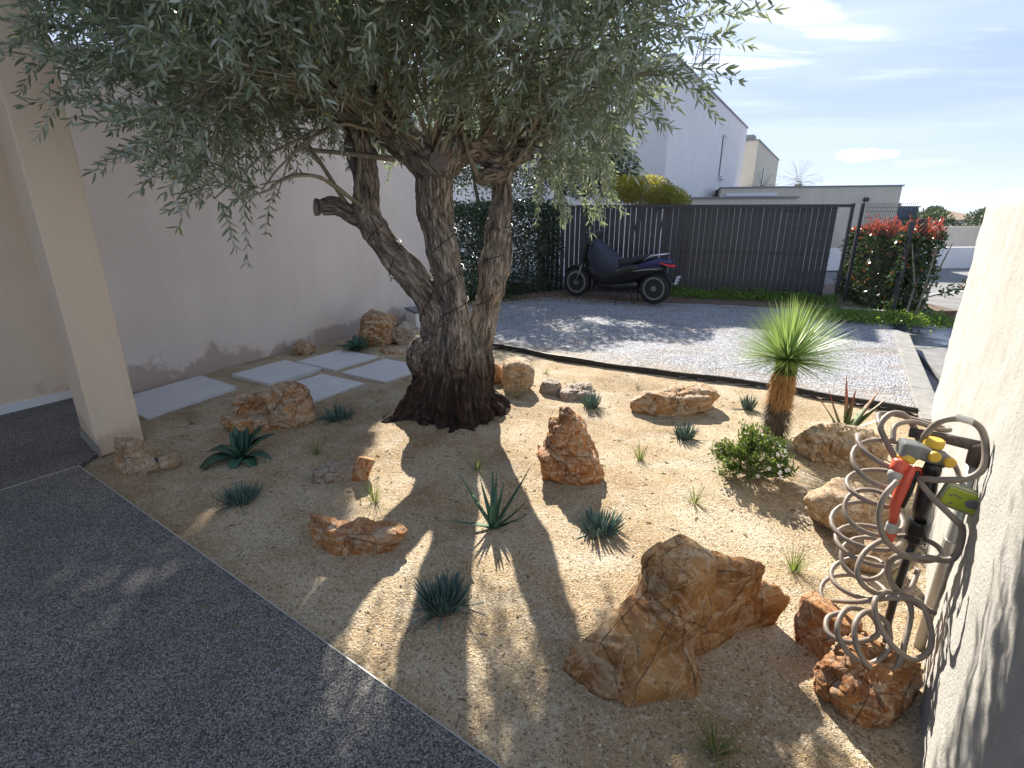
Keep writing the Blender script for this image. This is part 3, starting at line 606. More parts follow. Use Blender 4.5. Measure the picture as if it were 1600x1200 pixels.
rock('conical orange rock standing in the middle of the sand', (.355, 3.02), [(0, 0, .08, .225, .15, .12, 0, 0, .6), (.0, .02, .22, .12, .10, .17, .2, .05, .5), (.02, .03, .37, .055, .06, .11, .1, 0, .4), (-.13, -.04, .07, .08, .08, .09), (.12, 0, .15, .07, .08, .12), (-.03, .0, .40, .03, .04, .06)], 'rocko', 12, 6, center=(0, 0, .17))
rock('blocky pale orange rock right of the olive trunk', (.06, 4.68), [(0, 0, .14, .14, .12, .16, .1, 0, .25)], 'rockp', 13, 5)
rock('small orange rock tucked between the olive trunk and the blocky rock', (-.17, 4.86), [(0, 0, .1, .09, .08, .11)], 'rocko', 14, 4)
rock('grey brown stone at the left of the flat pair behind the conical rock', (.36, 4.60), [(0, 0, .06, .10, .09, .07, -.3, 0, .6)], 'rockg', 15, 5)
rock('cracked flat grey stone cluster behind the conical rock', (.60, 4.50), [(0, 0, .045, .17, .11, .06, .1, 0, .5), (.1, .04, .07, .09, .07, .05), (-.06, -.05, .05, .08, .06, .05)], 'rockg', 16, 5, amp=1.3)
rock('long flat-topped brown rock with a pale crust in front of the gravel', (1.40, 4.17), [(-.08, 0, .09, .29, .13, .10, .05, .03, .25), (.16, .08, .11, .22, .12, .10, .05, 0, .3)], 'rock', 17, 6, center=(0, 0, .07))
rock('sunlit tan rock with the red-tipped aloe behind it', (2.22, 3.22), [(-.03, 0, .12, .24, .12, .13, -.25, .06, .3), (.14, -.06, .10, .12, .10, .11, -.3, .0, .4)], 'rockp', 18, 6, center=(0, 0, .1))
rock('rounded pale topped rock behind the hose coil', (1.78, 2.42), [(-.03, 0, .12, .19, .12, .14, 0, 0, .7), (.06, .02, .14, .14, .1, .13)], 'rockp', 19, 5)
rock('half buried tan stone behind the lower hose coil', (1.72, 2.12), [(0, 0, .07, .12, .08, .10, 0, 0, .8)], 'rockp', 20, 4)
rock('huge jagged brown boulder in the right foreground', (.665, 1.655),
     [(-.01, .05, .17, .125, .10, .225, .5, -.12, .5), (.02, .04, .10, .22, .12, .14, .5, 0, .5), (.19, .12, .15, .11, .09, .18, .3, .1, .45), (.33, .14, .09, .12, .08, .12, .2, 0, .7),
      (.45, .13, .08, .035, .06, .08, .2, 0, .8), (-.17, -.08, .12, .15, .10, .12, .6, -.5, .6), (-.31, -.16, .07, .17, .10, .09, .6, -.3, .6), (-.40, -.20, .05, .11, .09, .07, .6, 0, .8), (-.16, -.22, .03, .16, .07, .07, .2, 0, .8), (-.11, -.02, .22, .06, .07, .09, .4, 0, .7)],
     'rockb', 21, 7, k=0.028, center=(0.02, 0, .10), amp=0.8, facets=6)
rock('big orange rock at the foot of the white wall under the hose', (1.20, 1.37), [(.02, .02, .085, .14, .11, .115, .6, .1, .45), (.09, .10, .10, .10, .10, .11, .6, 0, .4), (-.07, -.0, .075, .07, .08, .085)], 'rocko', 22, 6, center=(0.02, 0.03, .10))
rock('split reddish slab of rock standing left of the rock under the hose', (1.20, 1.62), [(0, 0, .09, .05, .10, .15, .5, .15, .4)], 'rocko', 23, 5)

# ------------------------------------------------------------------ plants
def blades_mesh(B, segs=4, width_prof=None, thick=0.0, fold=0.0):
    """B: list of (base, dir, length, width, droop, sidevec) -> single mesh arrays"""
    V = []; F = []
    wp = width_prof or (lambda t: 1 - t ** 1.5)
    for base, d, L_, W, dr in B:
        base = Vector(base); d = Vector(d).normalized(); s = d.cross(Vector((0, 0, 1)))
        if s.length < 1e-3: s = Vector((1, 0, 0))
        s.normalize(); k = len(V); p = base.copy(); dd = d.copy()
        for i in range(segs + 1):
            t = i / segs; w_ = W * wp(t); nrm = s.cross(dd).normalized()
            V += [p - s * w_ + nrm * fold * w_, p - nrm * thick * w_, p + s * w_ + nrm * fold * w_]
            if thick: V.append(p + nrm * thick * 0.6 * w_)
            dd = (dd + Vector((0, 0, -dr / segs))).normalized(); p = p + dd * (L_ / segs)
        q = 4 if thick else 3
        for i in range(segs):
            a = k + i * q; b2 = a + q
            if thick: F += [(a, a + 1, b2 + 1, b2), (a + 1, a + 2, b2 + 2, b2 + 1), (a + 2, a + 3, b2 + 3, b2 + 2), (a + 3, a, b2, b2 + 3)]
            else: F += [(a, a + 1, b2 + 1, b2), (a + 1, a + 2, b2 + 2, b2 + 1)]
    return V, F
def rosette(name, label, cat, loc, leaves, m, prof, group=None, thick=0.12, fold=0.5):
    z = sand_z(loc[0], loc[1]); t = thing(name, label, cat, (loc[0], loc[1], z), 0, group)
    for (az, el, L_, W, dr) in leaves:
        d = Vector((math.cos(az) * math.cos(el), math.sin(az) * math.cos(el), math.sin(el)))
        V, F = blades_mesh([((d.x * .02, d.y * .02, 0.0), d, L_, W, dr)], 7, prof, thick, fold)
        mesh_obj('leaf', V, F, MS[m] if isinstance(m, str) else m, t, True)
    return t
aprof = lambda t: (0.45 + 1.6 * t) if t < .35 else max(0.02, 1.01 * (1 - ((t - .35) / .65) ** 2.0))
R_ = random.Random(3)
def rl(n, Lr, W, els, dr, seed, az0=0):
    q = random.Random(seed); return [(az0 + i * 2.4 + q.uniform(-.2, .2), q.uniform(*els), q.uniform(*Lr), W * q.uniform(.85, 1.1), q.uniform(*dr)) for i in range(n)]
rosette('agave', 'broad leaved dark green agave in front of the layered rock', 'agave', (-1.84, 3.22),
        [(3.85, .75, .30, .060, 1.9), (3.0, .75, .25, .050, 1.2), (2.1, 1.15, .22, .046, .1), (1.5, 1.0, .22, .046, .3), (.75, .95, .27, .048, .3), (.35, .95, .28, .046, .9), (-.2, .6, .24, .044, 1.0), (4.9, .75, .17, .050, 1.6), (5.6, .6, .22, .046, 1.5), (1.1, 1.35, .20, .04, 0), (2.6, 1.25, .19, .04, .2), (4.3, 1.1, .2, .045, .6)], 'agave', aprof)
rosette('agave', 'broad leaved green agave beside the streaked round rock at the wall', 'agave', (-1.86, 6.12), rl(13, (.18, .27), .044, (.5, 1.3), (.2, .9), 5), 'agave', aprof)
# aloe leaves taper straight from the base; the first is green, the other reddish at the tips
tprof = lambda t: max(0.03, (1 - t) ** 0.8)
rosette('aloe', 'green spiky aloe with long narrow leaves in the middle of the sand', 'aloe', (-.10, 2.42),
        [(2.75, .95, .36, .022, -.15), (2.3, 1.2, .28, .020, 0), (1.6, 1.35, .31, .024, -.1), (.9, 1.2, .25, .02, -.1), (.35, .95, .40, .022, -.25), (.1, .55, .24, .016, -.5), (4.7, 1.2, .22, .024, 0), (5.3, .9, .20, .02, -.1), (3.3, .35, .26, .018, .1), (4.1, .7, .2, .02, .2), (6.0, .5, .22, .016, -.2), (3.7, 1.1, .23, .02, 0), (1.2, 1.4, .3, .022, 0)], 'aloe', tprof)
mr = M_leaf('red_tipped_aloe', (0.14, 0.19, 0.07), (0.16, 0.21, 0.09), 0.2, 0.4, 0.15); t = NT(mr); 
b_in = t.b.inputs['Base Color']; src = b_in.links[0].from_socket; z = t.sepc(t.obj())[2]
cc = t.mix(t.ramp(z, [(0.14, 0.0), (0.30, 1.0)]), src, (0.34, 0.09, 0.06)); t.color(cc)
for lnk in list(t.t.links):
    if lnk.to_node.type == 'BSDF_TRANSLUCENT': t.l(cc, lnk.to_socket)
rosette('aloe', 'aloe with upright reddish-tipped leaves behind the sunlit rock', 'aloe', (2.52, 3.66),
        [(3.0, 1.05, .40, .030, -.35), (2.7, .9, .36, .026, -.1), (1.9, 1.4, .46, .036, .05), (.7, 1.45, .36, .028, 0), (.35, .85, .42, .036, -.1), (.1, .75, .40, .034, -.2), (-.2, .6, .30, .028, -.1), (4.7, 1.2, .18, .036, .1), (5.6, .6, .2, .03, .6), (3.4, .5, .2, .03, -.8)], mr, tprof)
def tuft(name, label, cat, loc, n, L_, W, spread, m, group, seed, dr=(0, .3), thick=0, prof=None, base=0.02, zoff=0, segs=4):
    q = random.Random(seed); B = []
    for i in range(n):
        az = q.uniform(0, 2 * math.pi); u = math.sqrt(q.random()); el = math.pi / 2 - u * spread
        d = Vector((math.cos(az) * math.cos(el), math.sin(az) * math.cos(el), math.sin(el)))
        r0 = base * u
        B.append(((math.cos(az) * r0, math.sin(az) * r0, zoff), d, L_ * q.uniform(.5, 1.1), W * q.uniform(.8, 1.2), q.uniform(*dr)))
    if prof:
        for i in range(int(n * .12)): a_ = q.uniform(0, 6.283); B.append(((math.cos(a_) * base, math.sin(a_) * base, .004), (math.cos(a_), math.sin(a_), q.uniform(-.05, .25)), L_ * q.uniform(.5, 1.15), W * .8, q.uniform(-.2, .5)))
    V, F = blades_mesh(B, segs, prof, thick, 0.3)
    z = sand_z(loc[0], loc[1]); o = mesh_obj(name, V, F, MS[m], None, True, (loc[0], loc[1], z - 0.005)); return tag(o, label, cat, group)
fprof = lambda t: (1.0 if t < .7 else max(0.12, 1 - ((t - .7) / .3) ** 1.5))
gS = 'blue-green chalkstick succulents'
for (lab, loc, L_, n, sp, bs, sd_) in [
    ('blue-grey spiky succulent in front of the slabs, left of the trunk', (-1.40, 3.93), .17, 80, 1.15, .07, 1),
    ('blue-grey spiky succulent nearest the pillar, below the broad agave', (-1.58, 2.70), .15, 85, 1.1, .06, 2),
    ('dark blue-grey domed succulent nearest the camera', (-.30, 1.85), .17, 120, 1.0, .06, 3),
    ('bright green-blue succulent between the conical rock and the big boulder', (.46, 2.38), .15, 100, 1.1, .06, 4),
    ('blue-green succulent in front of the long flat rock', (1.28, 3.58), .17, 70, .8, .045, 5),
    ('blue-green succulent behind the top of the conical rock', (.68, 4.24), .17, 70, .75, .045, 6),
    ('small blue-green succulent just left of the yucca trunk', (2.02, 4.20), .18, 40, .6, .03, 7)]:
    tuft('succulent', lab, 'succulent', loc, int(n * 1.35), L_ * .72, .0042, sp * .85, 'blue', gS, sd_, (-.7, -.1), 0.9, fprof, bs * 1.1)
gG = 'grass tufts in the sand'
for (lab, loc, L_, n, m, sp, sd_) in [
    ('small green grass tuft above the pair of small stones', (-1.34, 3.28), .16, 40, 'grass', .8, 11),
    ('green grass tuft behind the long low orange rock', (-.79, 2.66), .17, 50, 'grass', .75, 12),
    ('faint grass tuft behind the green aloe', (-.23, 3.03), .17, 34, 'grass', .9, 13),
    ('upright green grass tuft right of the conical rock', (.87, 3.22), .15, 60, 'grass', .6, 14),
    ('pale green grass tuft between the boulder and the flowering shrub', (1.05, 2.65), .14, 60, 'grass', 1.0, 15),
    ('grass tuft beside the rocks behind the hose coil', (1.33, 2.08), .17, 70, 'grass', .85, 16),
    ('dark grass tuft at the bottom edge of the picture', (.63, 1.19), .16, 60, 'grass', 1.0, 17),
    ('dry grass tuft between the pillar rock and the first slab', (-2.52, 3.82), .12, 30, 'drygrass', .8, 18),
    ('thin grass tuft in front of the blocky rock by the trunk', (.06, 4.38), .18, 40, 'grass', .8, 19),
    ('sparse grass tuft behind the long flat rock', (1.2, 4.72), .13, 30, 'drygrass', .9, 20),
    ('tiny weed tuft between the trunk and the gravel', (.35, 5.2), .10, 30, 'grass', .9, 21)]:
    tuft('grass_tuft', lab, 'grass tuft', loc, n, L_, .0016, sp, m, gG, sd_, (.1, .6), 0, None, .015)

# yucca
def yucca():
    x, y = 1.945, 3.60; z0 = sand_z(x, y); t = thing('yucca', 'small yucca tree with a spherical head of thin leaves on a shaggy orange trunk', 'yucca', (x, y, z0))
    MB().tube([(0, 0, -.05), (0.0, 0, .25), (0.01, 0, .45), (.015, 0, .58)], [.07, .065, .06, .05], 14).build('trunk', MS['ydark'], t, True)
    q = random.Random(5)
    def thatch(z0_, z1_, n, L_, W, m, r, out):
        B = []
        for i in range(n):
            a = q.uniform(0, 6.283); z = q.uniform(z0_, z1_); rr = r * q.uniform(.9, 1.05)
            B.append(((rr * math.cos(a) + .01, rr * math.sin(a), z), (math.cos(a) * out * q.uniform(.2, 1.5), math.sin(a) * out * q.uniform(.2, 1.5), q.uniform(-1.1, -.6)), L_ * q.uniform(.6, 1.3), W * q.uniform(.6, 1.3), q.uniform(-.1, .5)))
        V, F = blades_mesh(B, 3, lambda u: 1 - .8 * u, 0, .2); o = mesh_obj('thatch', V, F, MS[m], t); return o
    thatch(.04, .28, 900, .06, .0035, 'ydark', .068, 1.3)['label'] = 'dark dead leaf thatch round the lower trunk'
    thatch(.28, .50, 1100, .075, .0036, 'ydry', .068, .42)['label'] = 'orange dry leaf thatch round the upper trunk'
    V = []; F = []
    for i in range(15):                                   # green leaf bases packed under the head
        for j in range(18):
            a = (j + .5 * (i % 2)) / 18 * 6.283; z = .485 + i * .0080; r = .072 + .004 * math.sin(i * .7); k = len(V)
            for da, dz, dr in ((-.15, 0, 0), (.15, 0, 0), (0, .014, .006)): V.append((.015 + (r + dr) * math.cos(a + da), (r + dr) * math.sin(a + da), z + dz))
            F.append((k, k + 1, k + 2))
    mesh_obj('leaf_bases', V, F, MS['shrub'], t)
    MB().tube([(.013, 0, .46), (.015, 0, .55), (.017, 0, .60)], [.066, .068, .05], 16).build('neck', MS['tree'], t, True)
    B = []
    for i in range(760):
        u = i / 760; el = math.pi / 2 - (u ** .7) * 1.72; az = i * 2.39996 + q.uniform(-.1, .1)
        d = (math.cos(az) * math.cos(el), math.sin(az) * math.cos(el), math.sin(el))
        B.append(((.017 + d[0] * .04, d[1] * .04, .59 + d[2] * .03), d, q.uniform(.37, .45) * (1 if el > .3 else .9), .0040, q.uniform(-.02, .16)))
    V, F = blades_mesh(B, 3, lambda u: 1 - u ** 2.5, 0, .35); mesh_obj('leaf_head', V, F, MS['yleaf'], t)
yucca()

def leaf_cloud(P, Dv, L_, W, shape=4):
    """many leaves: positions P (n,3), directions Dv (n,3); returns fast mesh arrays (hexagon lens leaves)"""
    n = len(P); Dv = Dv / np.linalg.norm(Dv, axis=1)[:, None]; rnd = rng.normal(size=(n, 3)); S = np.cross(Dv, rnd); S /= np.linalg.norm(S, axis=1)[:, None] + 1e-9
    L_ = np.broadcast_to(L_, (n,))[:, None]; W = np.broadcast_to(W, (n,))[:, None]
    Nn = np.cross(S, Dv)
    if shape == 6: pts = [(0, 0), (.3, -1), (.68, -.85), (1, 0), (.68, .85), (.3, 1)]
    else: pts = [(0, 0), (.45, -1), (1, 0), (.45, 1)]
    V = np.stack([P + Dv * L_ * a + S * W * b * .5 + Nn * L_ * (0.10 * math.sin(a * 3.1)) for a, b in pts], 1).reshape(-1, 3)
    k = len(pts); return V, np.full(n, k), np.arange(n * k)
def merge(parts):
    V = []; c = []; ix = []; o = 0
    for v, cc, ii in parts: V.append(v); c.append(cc); ix.append(ii + o); o += len(v)
    return np.concatenate(V), np.concatenate(c), np.concatenate(ix)
def ell_points(n, lumps, shell=0.5):
    w_ = np.array([l[3] * l[4] * l[5] for l in lumps]) ** .8; w_ = w_ / w_.sum(); ch = rng.choice(len(lumps), n, p=w_); A_ = np.array(lumps)[ch]
    d = rng.normal(size=(n, 3)); d /= np.linalg.norm(d, axis=1)[:, None]; r = rng.uniform(shell ** 3, 1, n) ** (1 / 3)
    return A_[:, :3] + d * A_[:, 3:6] * r[:, None], d
def box_points(n, c, h, ang):
    q = rng.uniform(-1, 1, (n, 3)); 
    ax = rng.integers(0, 3, n); sgn = np.sign(rng.uniform(-1, 1, n)); k = rng.random(n) < .6; q[np.arange(n)[k], ax[k]] = sgn[k] * rng.uniform(.8, 1.03, k.sum())
    q = q * (1 + 0.07 * np.sin(q[:, [1]] * 9 + q[:, [2]] * 7 + q[:, [0]] * 11)) * np.array(h); ca, sa = math.cos(ang), math.sin(ang)
    return np.stack([c[0] + q[:, 0] * ca - q[:, 1] * sa, c[1] + q[:, 0] * sa + q[:, 1] * ca, c[2] + q[:, 2]], 1)

def flower_shrub():
    x, y = 1.50, 2.98; z0 = sand_z(x, y); t = thing('flowering_shrub', 'round green shrub with small white flowers below the yucca', 'shrub', (x, y, z0))
    q = random.Random(9); st = MB(); tips = []
    for i in range(70):
        az = q.uniform(0, 6.283); el = q.uniform(.15, 1.45); L_ = q.uniform(.20, .29) * (1 if el < 1.1 else .95); d = Vector((math.cos(az) * math.cos(el), .9 * math.sin(az) * math.cos(el), math.sin(el)))
        p1 = d * L_ * .5 + Vector((0, 0, .03)); p2 = d * L_ + Vector((0, 0, .035 + q.uniform(-.02, .03))); st.tube([(0, 0, 0), p1, p2], [.004, .0025, .0015], 4); tips.append((p1, p2, d))
    st.build('stems', MS['twig'], t)
    P = []; D = []
    for p1, p2, d in tips:
        for k in range(66):
            u = q.uniform(.15, 1.05); p = p1.lerp(p2, u) + Vector((q.gauss(0, .014), q.gauss(0, .014), q.gauss(0, .012))); P.append(p); D.append(d * .8 + Vector((q.gauss(0, .6), q.gauss(0, .6), q.gauss(.2, .6))))
    V, c, ix = leaf_cloud(np.array(P), np.array(D), rng.uniform(.018, .030, len(P)), .010, 6); link('leaves', fast_mesh('leaves', V, c, ix), MS['shrub'], t)
    for i in range(26):                                    # white five-petalled flowers on the lower right flank
        az = q.uniform(-1.9, .1); el = q.uniform(.25, .95); r = .245; c0 = Vector((math.cos(az) * math.cos(el) * r, math.sin(az) * math.cos(el) * r, math.sin(el) * r + .03)); n = (c0 + Vector((0, 0, .05))).normalized(); a = n.orthogonal().normalized(); b2 = n.cross(a); V = [c0]; F = []
        for k in range(5):
            th = k * 1.2566; u = a * math.cos(th) + b2 * math.sin(th); v_ = a * -math.sin(th) + b2 * math.cos(th); kk = len(V)
            V += [c0 + u * .005 - v_ * .003, c0 + u * .011 - v_ * .0045 + n * .002, c0 + u * .0135 + n * .002, c0 + u * .011 + v_ * .0045 + n * .002, c0 + u * .005 + v_ * .003]; F.append((0, kk, kk + 1, kk + 2, kk + 3, kk + 4))
        mesh_obj('flower', V, F, MS['petal'], t)
flower_shrub()

# ------------------------------------------------------------------ olive tree
def olive():
    X, Y = -0.46, 4.15
    T = thing('olive_tree', 'old olive tree with three gnarled stems and a wide grey-green crown', 'tree', (X, Y, 0))
    o_ = Vector((X, Y, 0))
    # strands (world coordinates): fluted foot, three stems, knobs
    S = []
    def s(P, r): S.append(([Vector(p) for p in P], r))
    # stems
    s([(-.58, 4.10, .20), (-.58, 4.10, .55), (-.60, 4.10, .85), (-.74, 4.08, 1.10), (-.93, 4.06, 1.34), (-1.06, 4.05, 1.56), (-1.05, 4.05, 1.78), (-1.08, 4.05, 2.0), (-1.10, 4.05, 2.12)], [.15, .15, .135, .115, .105, .10, .095, .10, .08])
    s([(-.44, 4.02, .20), (-.43, 4.00, .55), (-.42, 3.98, .85), (-.45, 3.98, 1.10), (-.50, 4.0, 1.35), (-.55, 4.0, 1.6), (-.56, 4.0, 1.78), (-.56, 4.0, 1.92)], [.14, .125, .09, .088, .10, .125, .14, .12])
    s([(-.52, 4.03, 1.0), (-.57, 4.02, 1.3), (-.61, 4.02, 1.55), (-.62, 4.02, 1.72)], [.05, .06, .07, .08])
    s([(-.30, 4.20, .20), (-.28, 4.20, .55), (-.22, 4.20, .85), (-.16, 4.2, 1.10), (-.12, 4.2, 1.35), (-.085, 4.2, 1.6), (-.08, 4.2, 1.78), (-.07, 4.2, 1.95)], [.14, .13, .105, .11, .105, .085, .08, .10])
    s([(-.12, 4.17, 1.0), (-.055, 4.17, 1.18), (-.05, 4.17, 1.36), (-.06, 4.18, 1.5)], [.03, .045, .05, .03])
    # foot: buttress strands
    for az, r0, r1, rr, h in [(-2.6, .62, .25, .10, .75), (-2.15, .45, .22, .09, .85), (-1.75, .42, .2, .085, .8), (-1.35, .46, .2, .09, .85), (-.95, .42, .2, .08, .75), (-.45, .36, .22, .08, .7), (0.2, .34, .22, .09, .75), (.9, .40, .2, .1, .7), (1.7, .45, .2, .1, .7), (2.4, .42, .22, .1, .7), (3.1, .44, .25, .10, .8), (-2.9, .38, .26, .09, .55)]:
        c, s_ = math.cos(az), math.sin(az); bx, by = X, 4.13
        s([(bx + c * r0 * 1.12, by + s_ * r0 * 1.0, -.06), (bx + c * r0 * .82, by + s_ * r0 * .8, .045), (bx + c * (r0 * .45 + r1 * .45), by + s_ * (r0 * .45 + r1 * .4), .17), (bx + c * r1, by + s_ * r1 * .9, .34), (bx + c * r1 * .92 - .02, by + s_ * r1 * .8, .55), (bx + c * r1 * .5 - .02, by + s_ * r1 * .45, h)], [rr * .5, rr * .75, rr * .9, rr, rr * .9, rr * .55])
    for az, L_ in [(-2.75, .72), (-1.2, .60), (-2.0, .5), (-.3, .5), (-1.55, .55)]:
        c, s_ = math.cos(az), math.sin(az); s([(X + c * L_, 4.13 + s_ * L_, -.03), (X + c * L_ * .7, 4.13 + s_ * L_ * .7, .01), (X + c * .3, 4.13 + s_ * .3, .10)], [.03, .05, .06])
    for k in range(16):
        az = -3.3 + k * .24 + random.uniform(-.1, .1); c, s_ = math.cos(az), math.sin(az); L_ = random.uniform(.40, .60) * (1 if c < .2 else .74); a2 = az + random.uniform(-.3, .3); s([(X + .25 * c, 4.13 + .25 * s_, .16), (X + .4 * c, 4.13 + .38 * s_, .05), (X + L_ * math.cos(a2), 4.13 + L_ * math.sin(a2) * .92, -.02)], [.06, .045, .02])
    s([(-.70, 4.0, .42), (-.73, 3.98, .52), (-.68, 4.0, .66)], [.09, .10, .07])
    # gnarled heads where the stems were pollarded
    s([(-.56, 4.0, 1.88), (-.70, 3.98, 2.02), (-.85, 3.96, 2.14), (-.98, 3.96, 2.2)], [.14, .12, .115, .08])
    s([(-.50, 4.0, 1.9), (-.42, 3.98, 2.05), (-.38, 3.98, 2.14)], [.12, .12, .08])
    s([(-.40, 4.0, 2.0), (-.26, 4.05, 2.03), (-.10, 4.15, 2.0), (.05, 4.15, 2.02), (.13, 4.15, 2.04)], [.10, .10, .11, .10, .07])
    s([(-.09, 4.1, 1.86), (-.2, 4.0, 1.84), (-.24, 3.97, 1.8)], [.07, .06, .05])
    s([(-1.06, 4.05, 1.54), (-1.16, 4.03, 1.56), (-1.27, 4.02, 1.63), (-1.37, 4.02, 1.63)], [.07, .062, .066, .068])
    s([(-1.02, 4.02, 1.44), (-1.10, 4.0, 1.45)], [.07, .045])
    b = MB()
    for P, r in S:
        if isinstance(r, float): r = [r] * len(P)
        Q = catmull([(*p, rr) for p, rr in zip(P, r)], 4); b.tube([Vector(q[:3]) for q in Q], [max(.012, q[3]) for q in Q], 12)
    me = bpy.data.meshes.new('trunk_raw'); me.from_pydata(b.V, [], b.F); me.update()
    ob = bpy.data.objects.new('tmp', me); col.objects.link(ob); m = ob.modifiers.new('r', 'REMESH'); m.mode = 'VOXEL'; m.voxel_size = 0.013
    sm = ob.modifiers.new('s', 'SMOOTH'); sm.iterations = 4
    dg = bpy.context.evaluated_depsgraph_get(); me2 = bpy.data.meshes.new_from_object(ob.evaluated_get(dg)); bpy.data.objects.remove(ob)
    n = len(me2.vertices); co = np.empty(n * 3, np.float32); me2.vertices.foreach_get('co', co); co = co.reshape(-1, 3)
    nr = np.empty(n * 3, np.float32); me2.vertices.foreach_get('normal', nr); nr = nr.reshape(-1, 3)
    # bark coordinates from the nearest stem axis
    best = np.full(n, 1e9); bc = np.zeros((n, 3))
    for si, (P, r) in enumerate(S):
        acc = 0; ref = None
        for i in range(len(P) - 1):
            a = np.array(P[i]); c = np.array(P[i + 1]); ab = c - a; l = np.linalg.norm(ab); tt = np.clip(((co - a) @ ab) / l ** 2, 0, 1); q = a + tt[:, None] * ab; dd = co - q; dist = np.linalg.norm(dd, axis=1); sc_ = dist - (r[i] * (1 - tt) + r[i + 1] * tt)
            u = ab / l; x_ = np.cross(u, [0, 1, 0]); x_ /= np.linalg.norm(x_); y_ = np.cross(u, x_); k = sc_ < best; best[k] = sc_[k]
            bc[k] = np.stack([dd @ x_ + si * .37, dd @ y_, acc + tt * l], 1)[k]; acc += l
    disp = np.empty(n)
    for i in range(n):
        p = bc[i]; v = Vector((p[0] * 17, p[1] * 17, p[2] * 4.5)); w_ = co[i]
        v = Vector((v.x, v.y, v.z * 1.5 + 2 * mn.noise(Vector(w_) * 3))); h = (1 - abs(mn.noise(v)) * 2.2) * .008 + (1 - abs(mn.noise(v * 2.4)) * 2) * .008 + mn.noise(Vector((p[0] * 60, p[1] * 60, p[2] * 18))) * .004
        low = max(0, min(1, (0.75 - w_[2]) / .4)); h += low * (mn.noise(Vector((p[0] * 9, p[1] * 9, p[2] * 3))) * .028 + mn.noise(Vector(w_) * 16) * .014)
        top = max(0, min(1, (w_[2] - 1.82) / .15)); h += top * (mn.noise(Vector(w_) * 13) * .035 + mn.noise(Vector(w_) * 30) * .014)
        h += mn.noise(Vector(w_) * 5) * .026
        disp[i] = h - .008
    co = co + nr * disp[:, None]; me2.vertices.foreach_set('co', (co - np.array([X, Y, 0])).astype(np.float32).ravel()); me2.update()
    at = me2.attributes.new('bark', 'FLOAT_VECTOR', 'POINT'); at.data.foreach_set('vector', bc.astype(np.float32).ravel())
    me2.materials.clear(); link('trunk', me2, MS['bark'], T, True)
    # sawn faces
    def cut(c, nrm, r, lab=None):
        nrm = Vector(nrm).normalized(); M = nrm.to_track_quat('Z', 'Y').to_matrix(); o = MB().lathe([(r * .9, -.03), (r * 1.02, .0), (r * .97, .004), (r * .5, .006)], (0, 0, 0), 'Z', 18, M).build('sawn_face', MS['cut'], T, False, Vector(c) - o_); 
    cut((-.50, 3.86, 1.93), (.05, -1, .0), .062); cut((-1.425, 4.02, 1.63), (-1, -.1, .1), .062); cut((-.02, 4.02, 2.06), (.0, -1, .1), .055); cut((.17, 4.12, 2.05), (1, -.5, 0), .055)
    # shoots out of the pollard heads, then twigs with paired leaves
    q = random.Random(21)
    heads = [(-1.09, 4.05, 2.10), (-.95, 3.96, 2.2), (-.72, 3.98, 2.06), (-.55, 3.95, 1.98), (-.38, 3.98, 2.14), (-.2, 4.02, 2.08), (.0, 4.12, 2.06), (.13, 4.14, 2.04), (-1.06, 4.03, 1.6), (-.10, 4.15, 1.9), (-.9, 3.9, 2.1), (-.4, 4.0, 2.05)]
    lobes = CROWN
    tw = MB(); nodes = []
    la = np.array(lobes); wts = (la[:, 3] * la[:, 4] * la[:, 5]) ** .5; wts = wts / wts.sum()
    for i in range(260):
        lb = la[rng.choice(len(la), p=wts)]; d = rng.normal(size=3); d /= np.linalg.norm(d); tg = Vector(lb[:3] + d * lb[3:6] * rng.uniform(.55, .93))
        h = min(heads, key=lambda hh: (Vector(hh) - tg).length + q.uniform(0, .5)); h = Vector(h)
        mid = h.lerp(tg, .5) + Vector((q.gauss(0, .08), q.gauss(0, .08), .22 * (tg - h).length)); r0 = q.uniform(.009, .022) * (1.25 if i < 30 else .7)
        Pn = [h.lerp(mid, t).lerp(mid.lerp(tg, t), t) for t in [k / 9 for k in range(10)]]
        Pn = [p + Vector((mn.noise(p * 5 + Vector((i, 0, 0))), mn.noise(p * 5 + Vector((0, i, 0))), mn.noise(p * 5 + Vector((0, 0, i))))) * .05 for p in Pn]; Pn[0] = h
        tw.tube([p - o_ for p in Pn], [r0 * (1 - .75 * k / 9) + .0015 for k in range(10)], 5, False)
        nodes += [np.array(p) for p in Pn[3:]]
    tw.build('shoots', MS['twig'], T, True)['kind'] = 'stuff'
    nodes = np.array(nodes)
    # twig targets through the crown
    NT_ = 6600; tg, dn = ell_points(NT_, lobes, .45)
    keep = np.ones(NT_, bool)
    for i, p in enumerate(tg):
        g = mn.noise(Vector(p) * 2.1 + Vector((3, 8, 1))) + .5 * mn.noise(Vector(p) * 5)
        if g < -.27: keep[i] = False
    keep &= tg[:, 2] > 1.66 - .12 * (tg[:, 0] > 0) + np.maximum(0, -tg[:, 0] - 1.45) * .75
    keep &= tg[:, 0] < .95 - .28 * (tg[:, 1] > 2.95)
    keep &= ~((tg[:, 0] > -1.15) & (tg[:, 0] < .2) & (tg[:, 1] < 4.3) & (tg[:, 2] < 2.16))
    keep &= tg[:, 0] > -2.55
    keep &= ~((tg[:, 0] < -1.75) & (tg[:, 1] < 2.6))
    keep &= ~((tg[:, 0] > .25) & (tg[:, 1] > 4.9) & (tg[:, 2] < 2.1))
    tg = tg[keep]; dn = dn[keep]
    parts = []; TV = []; TF = []
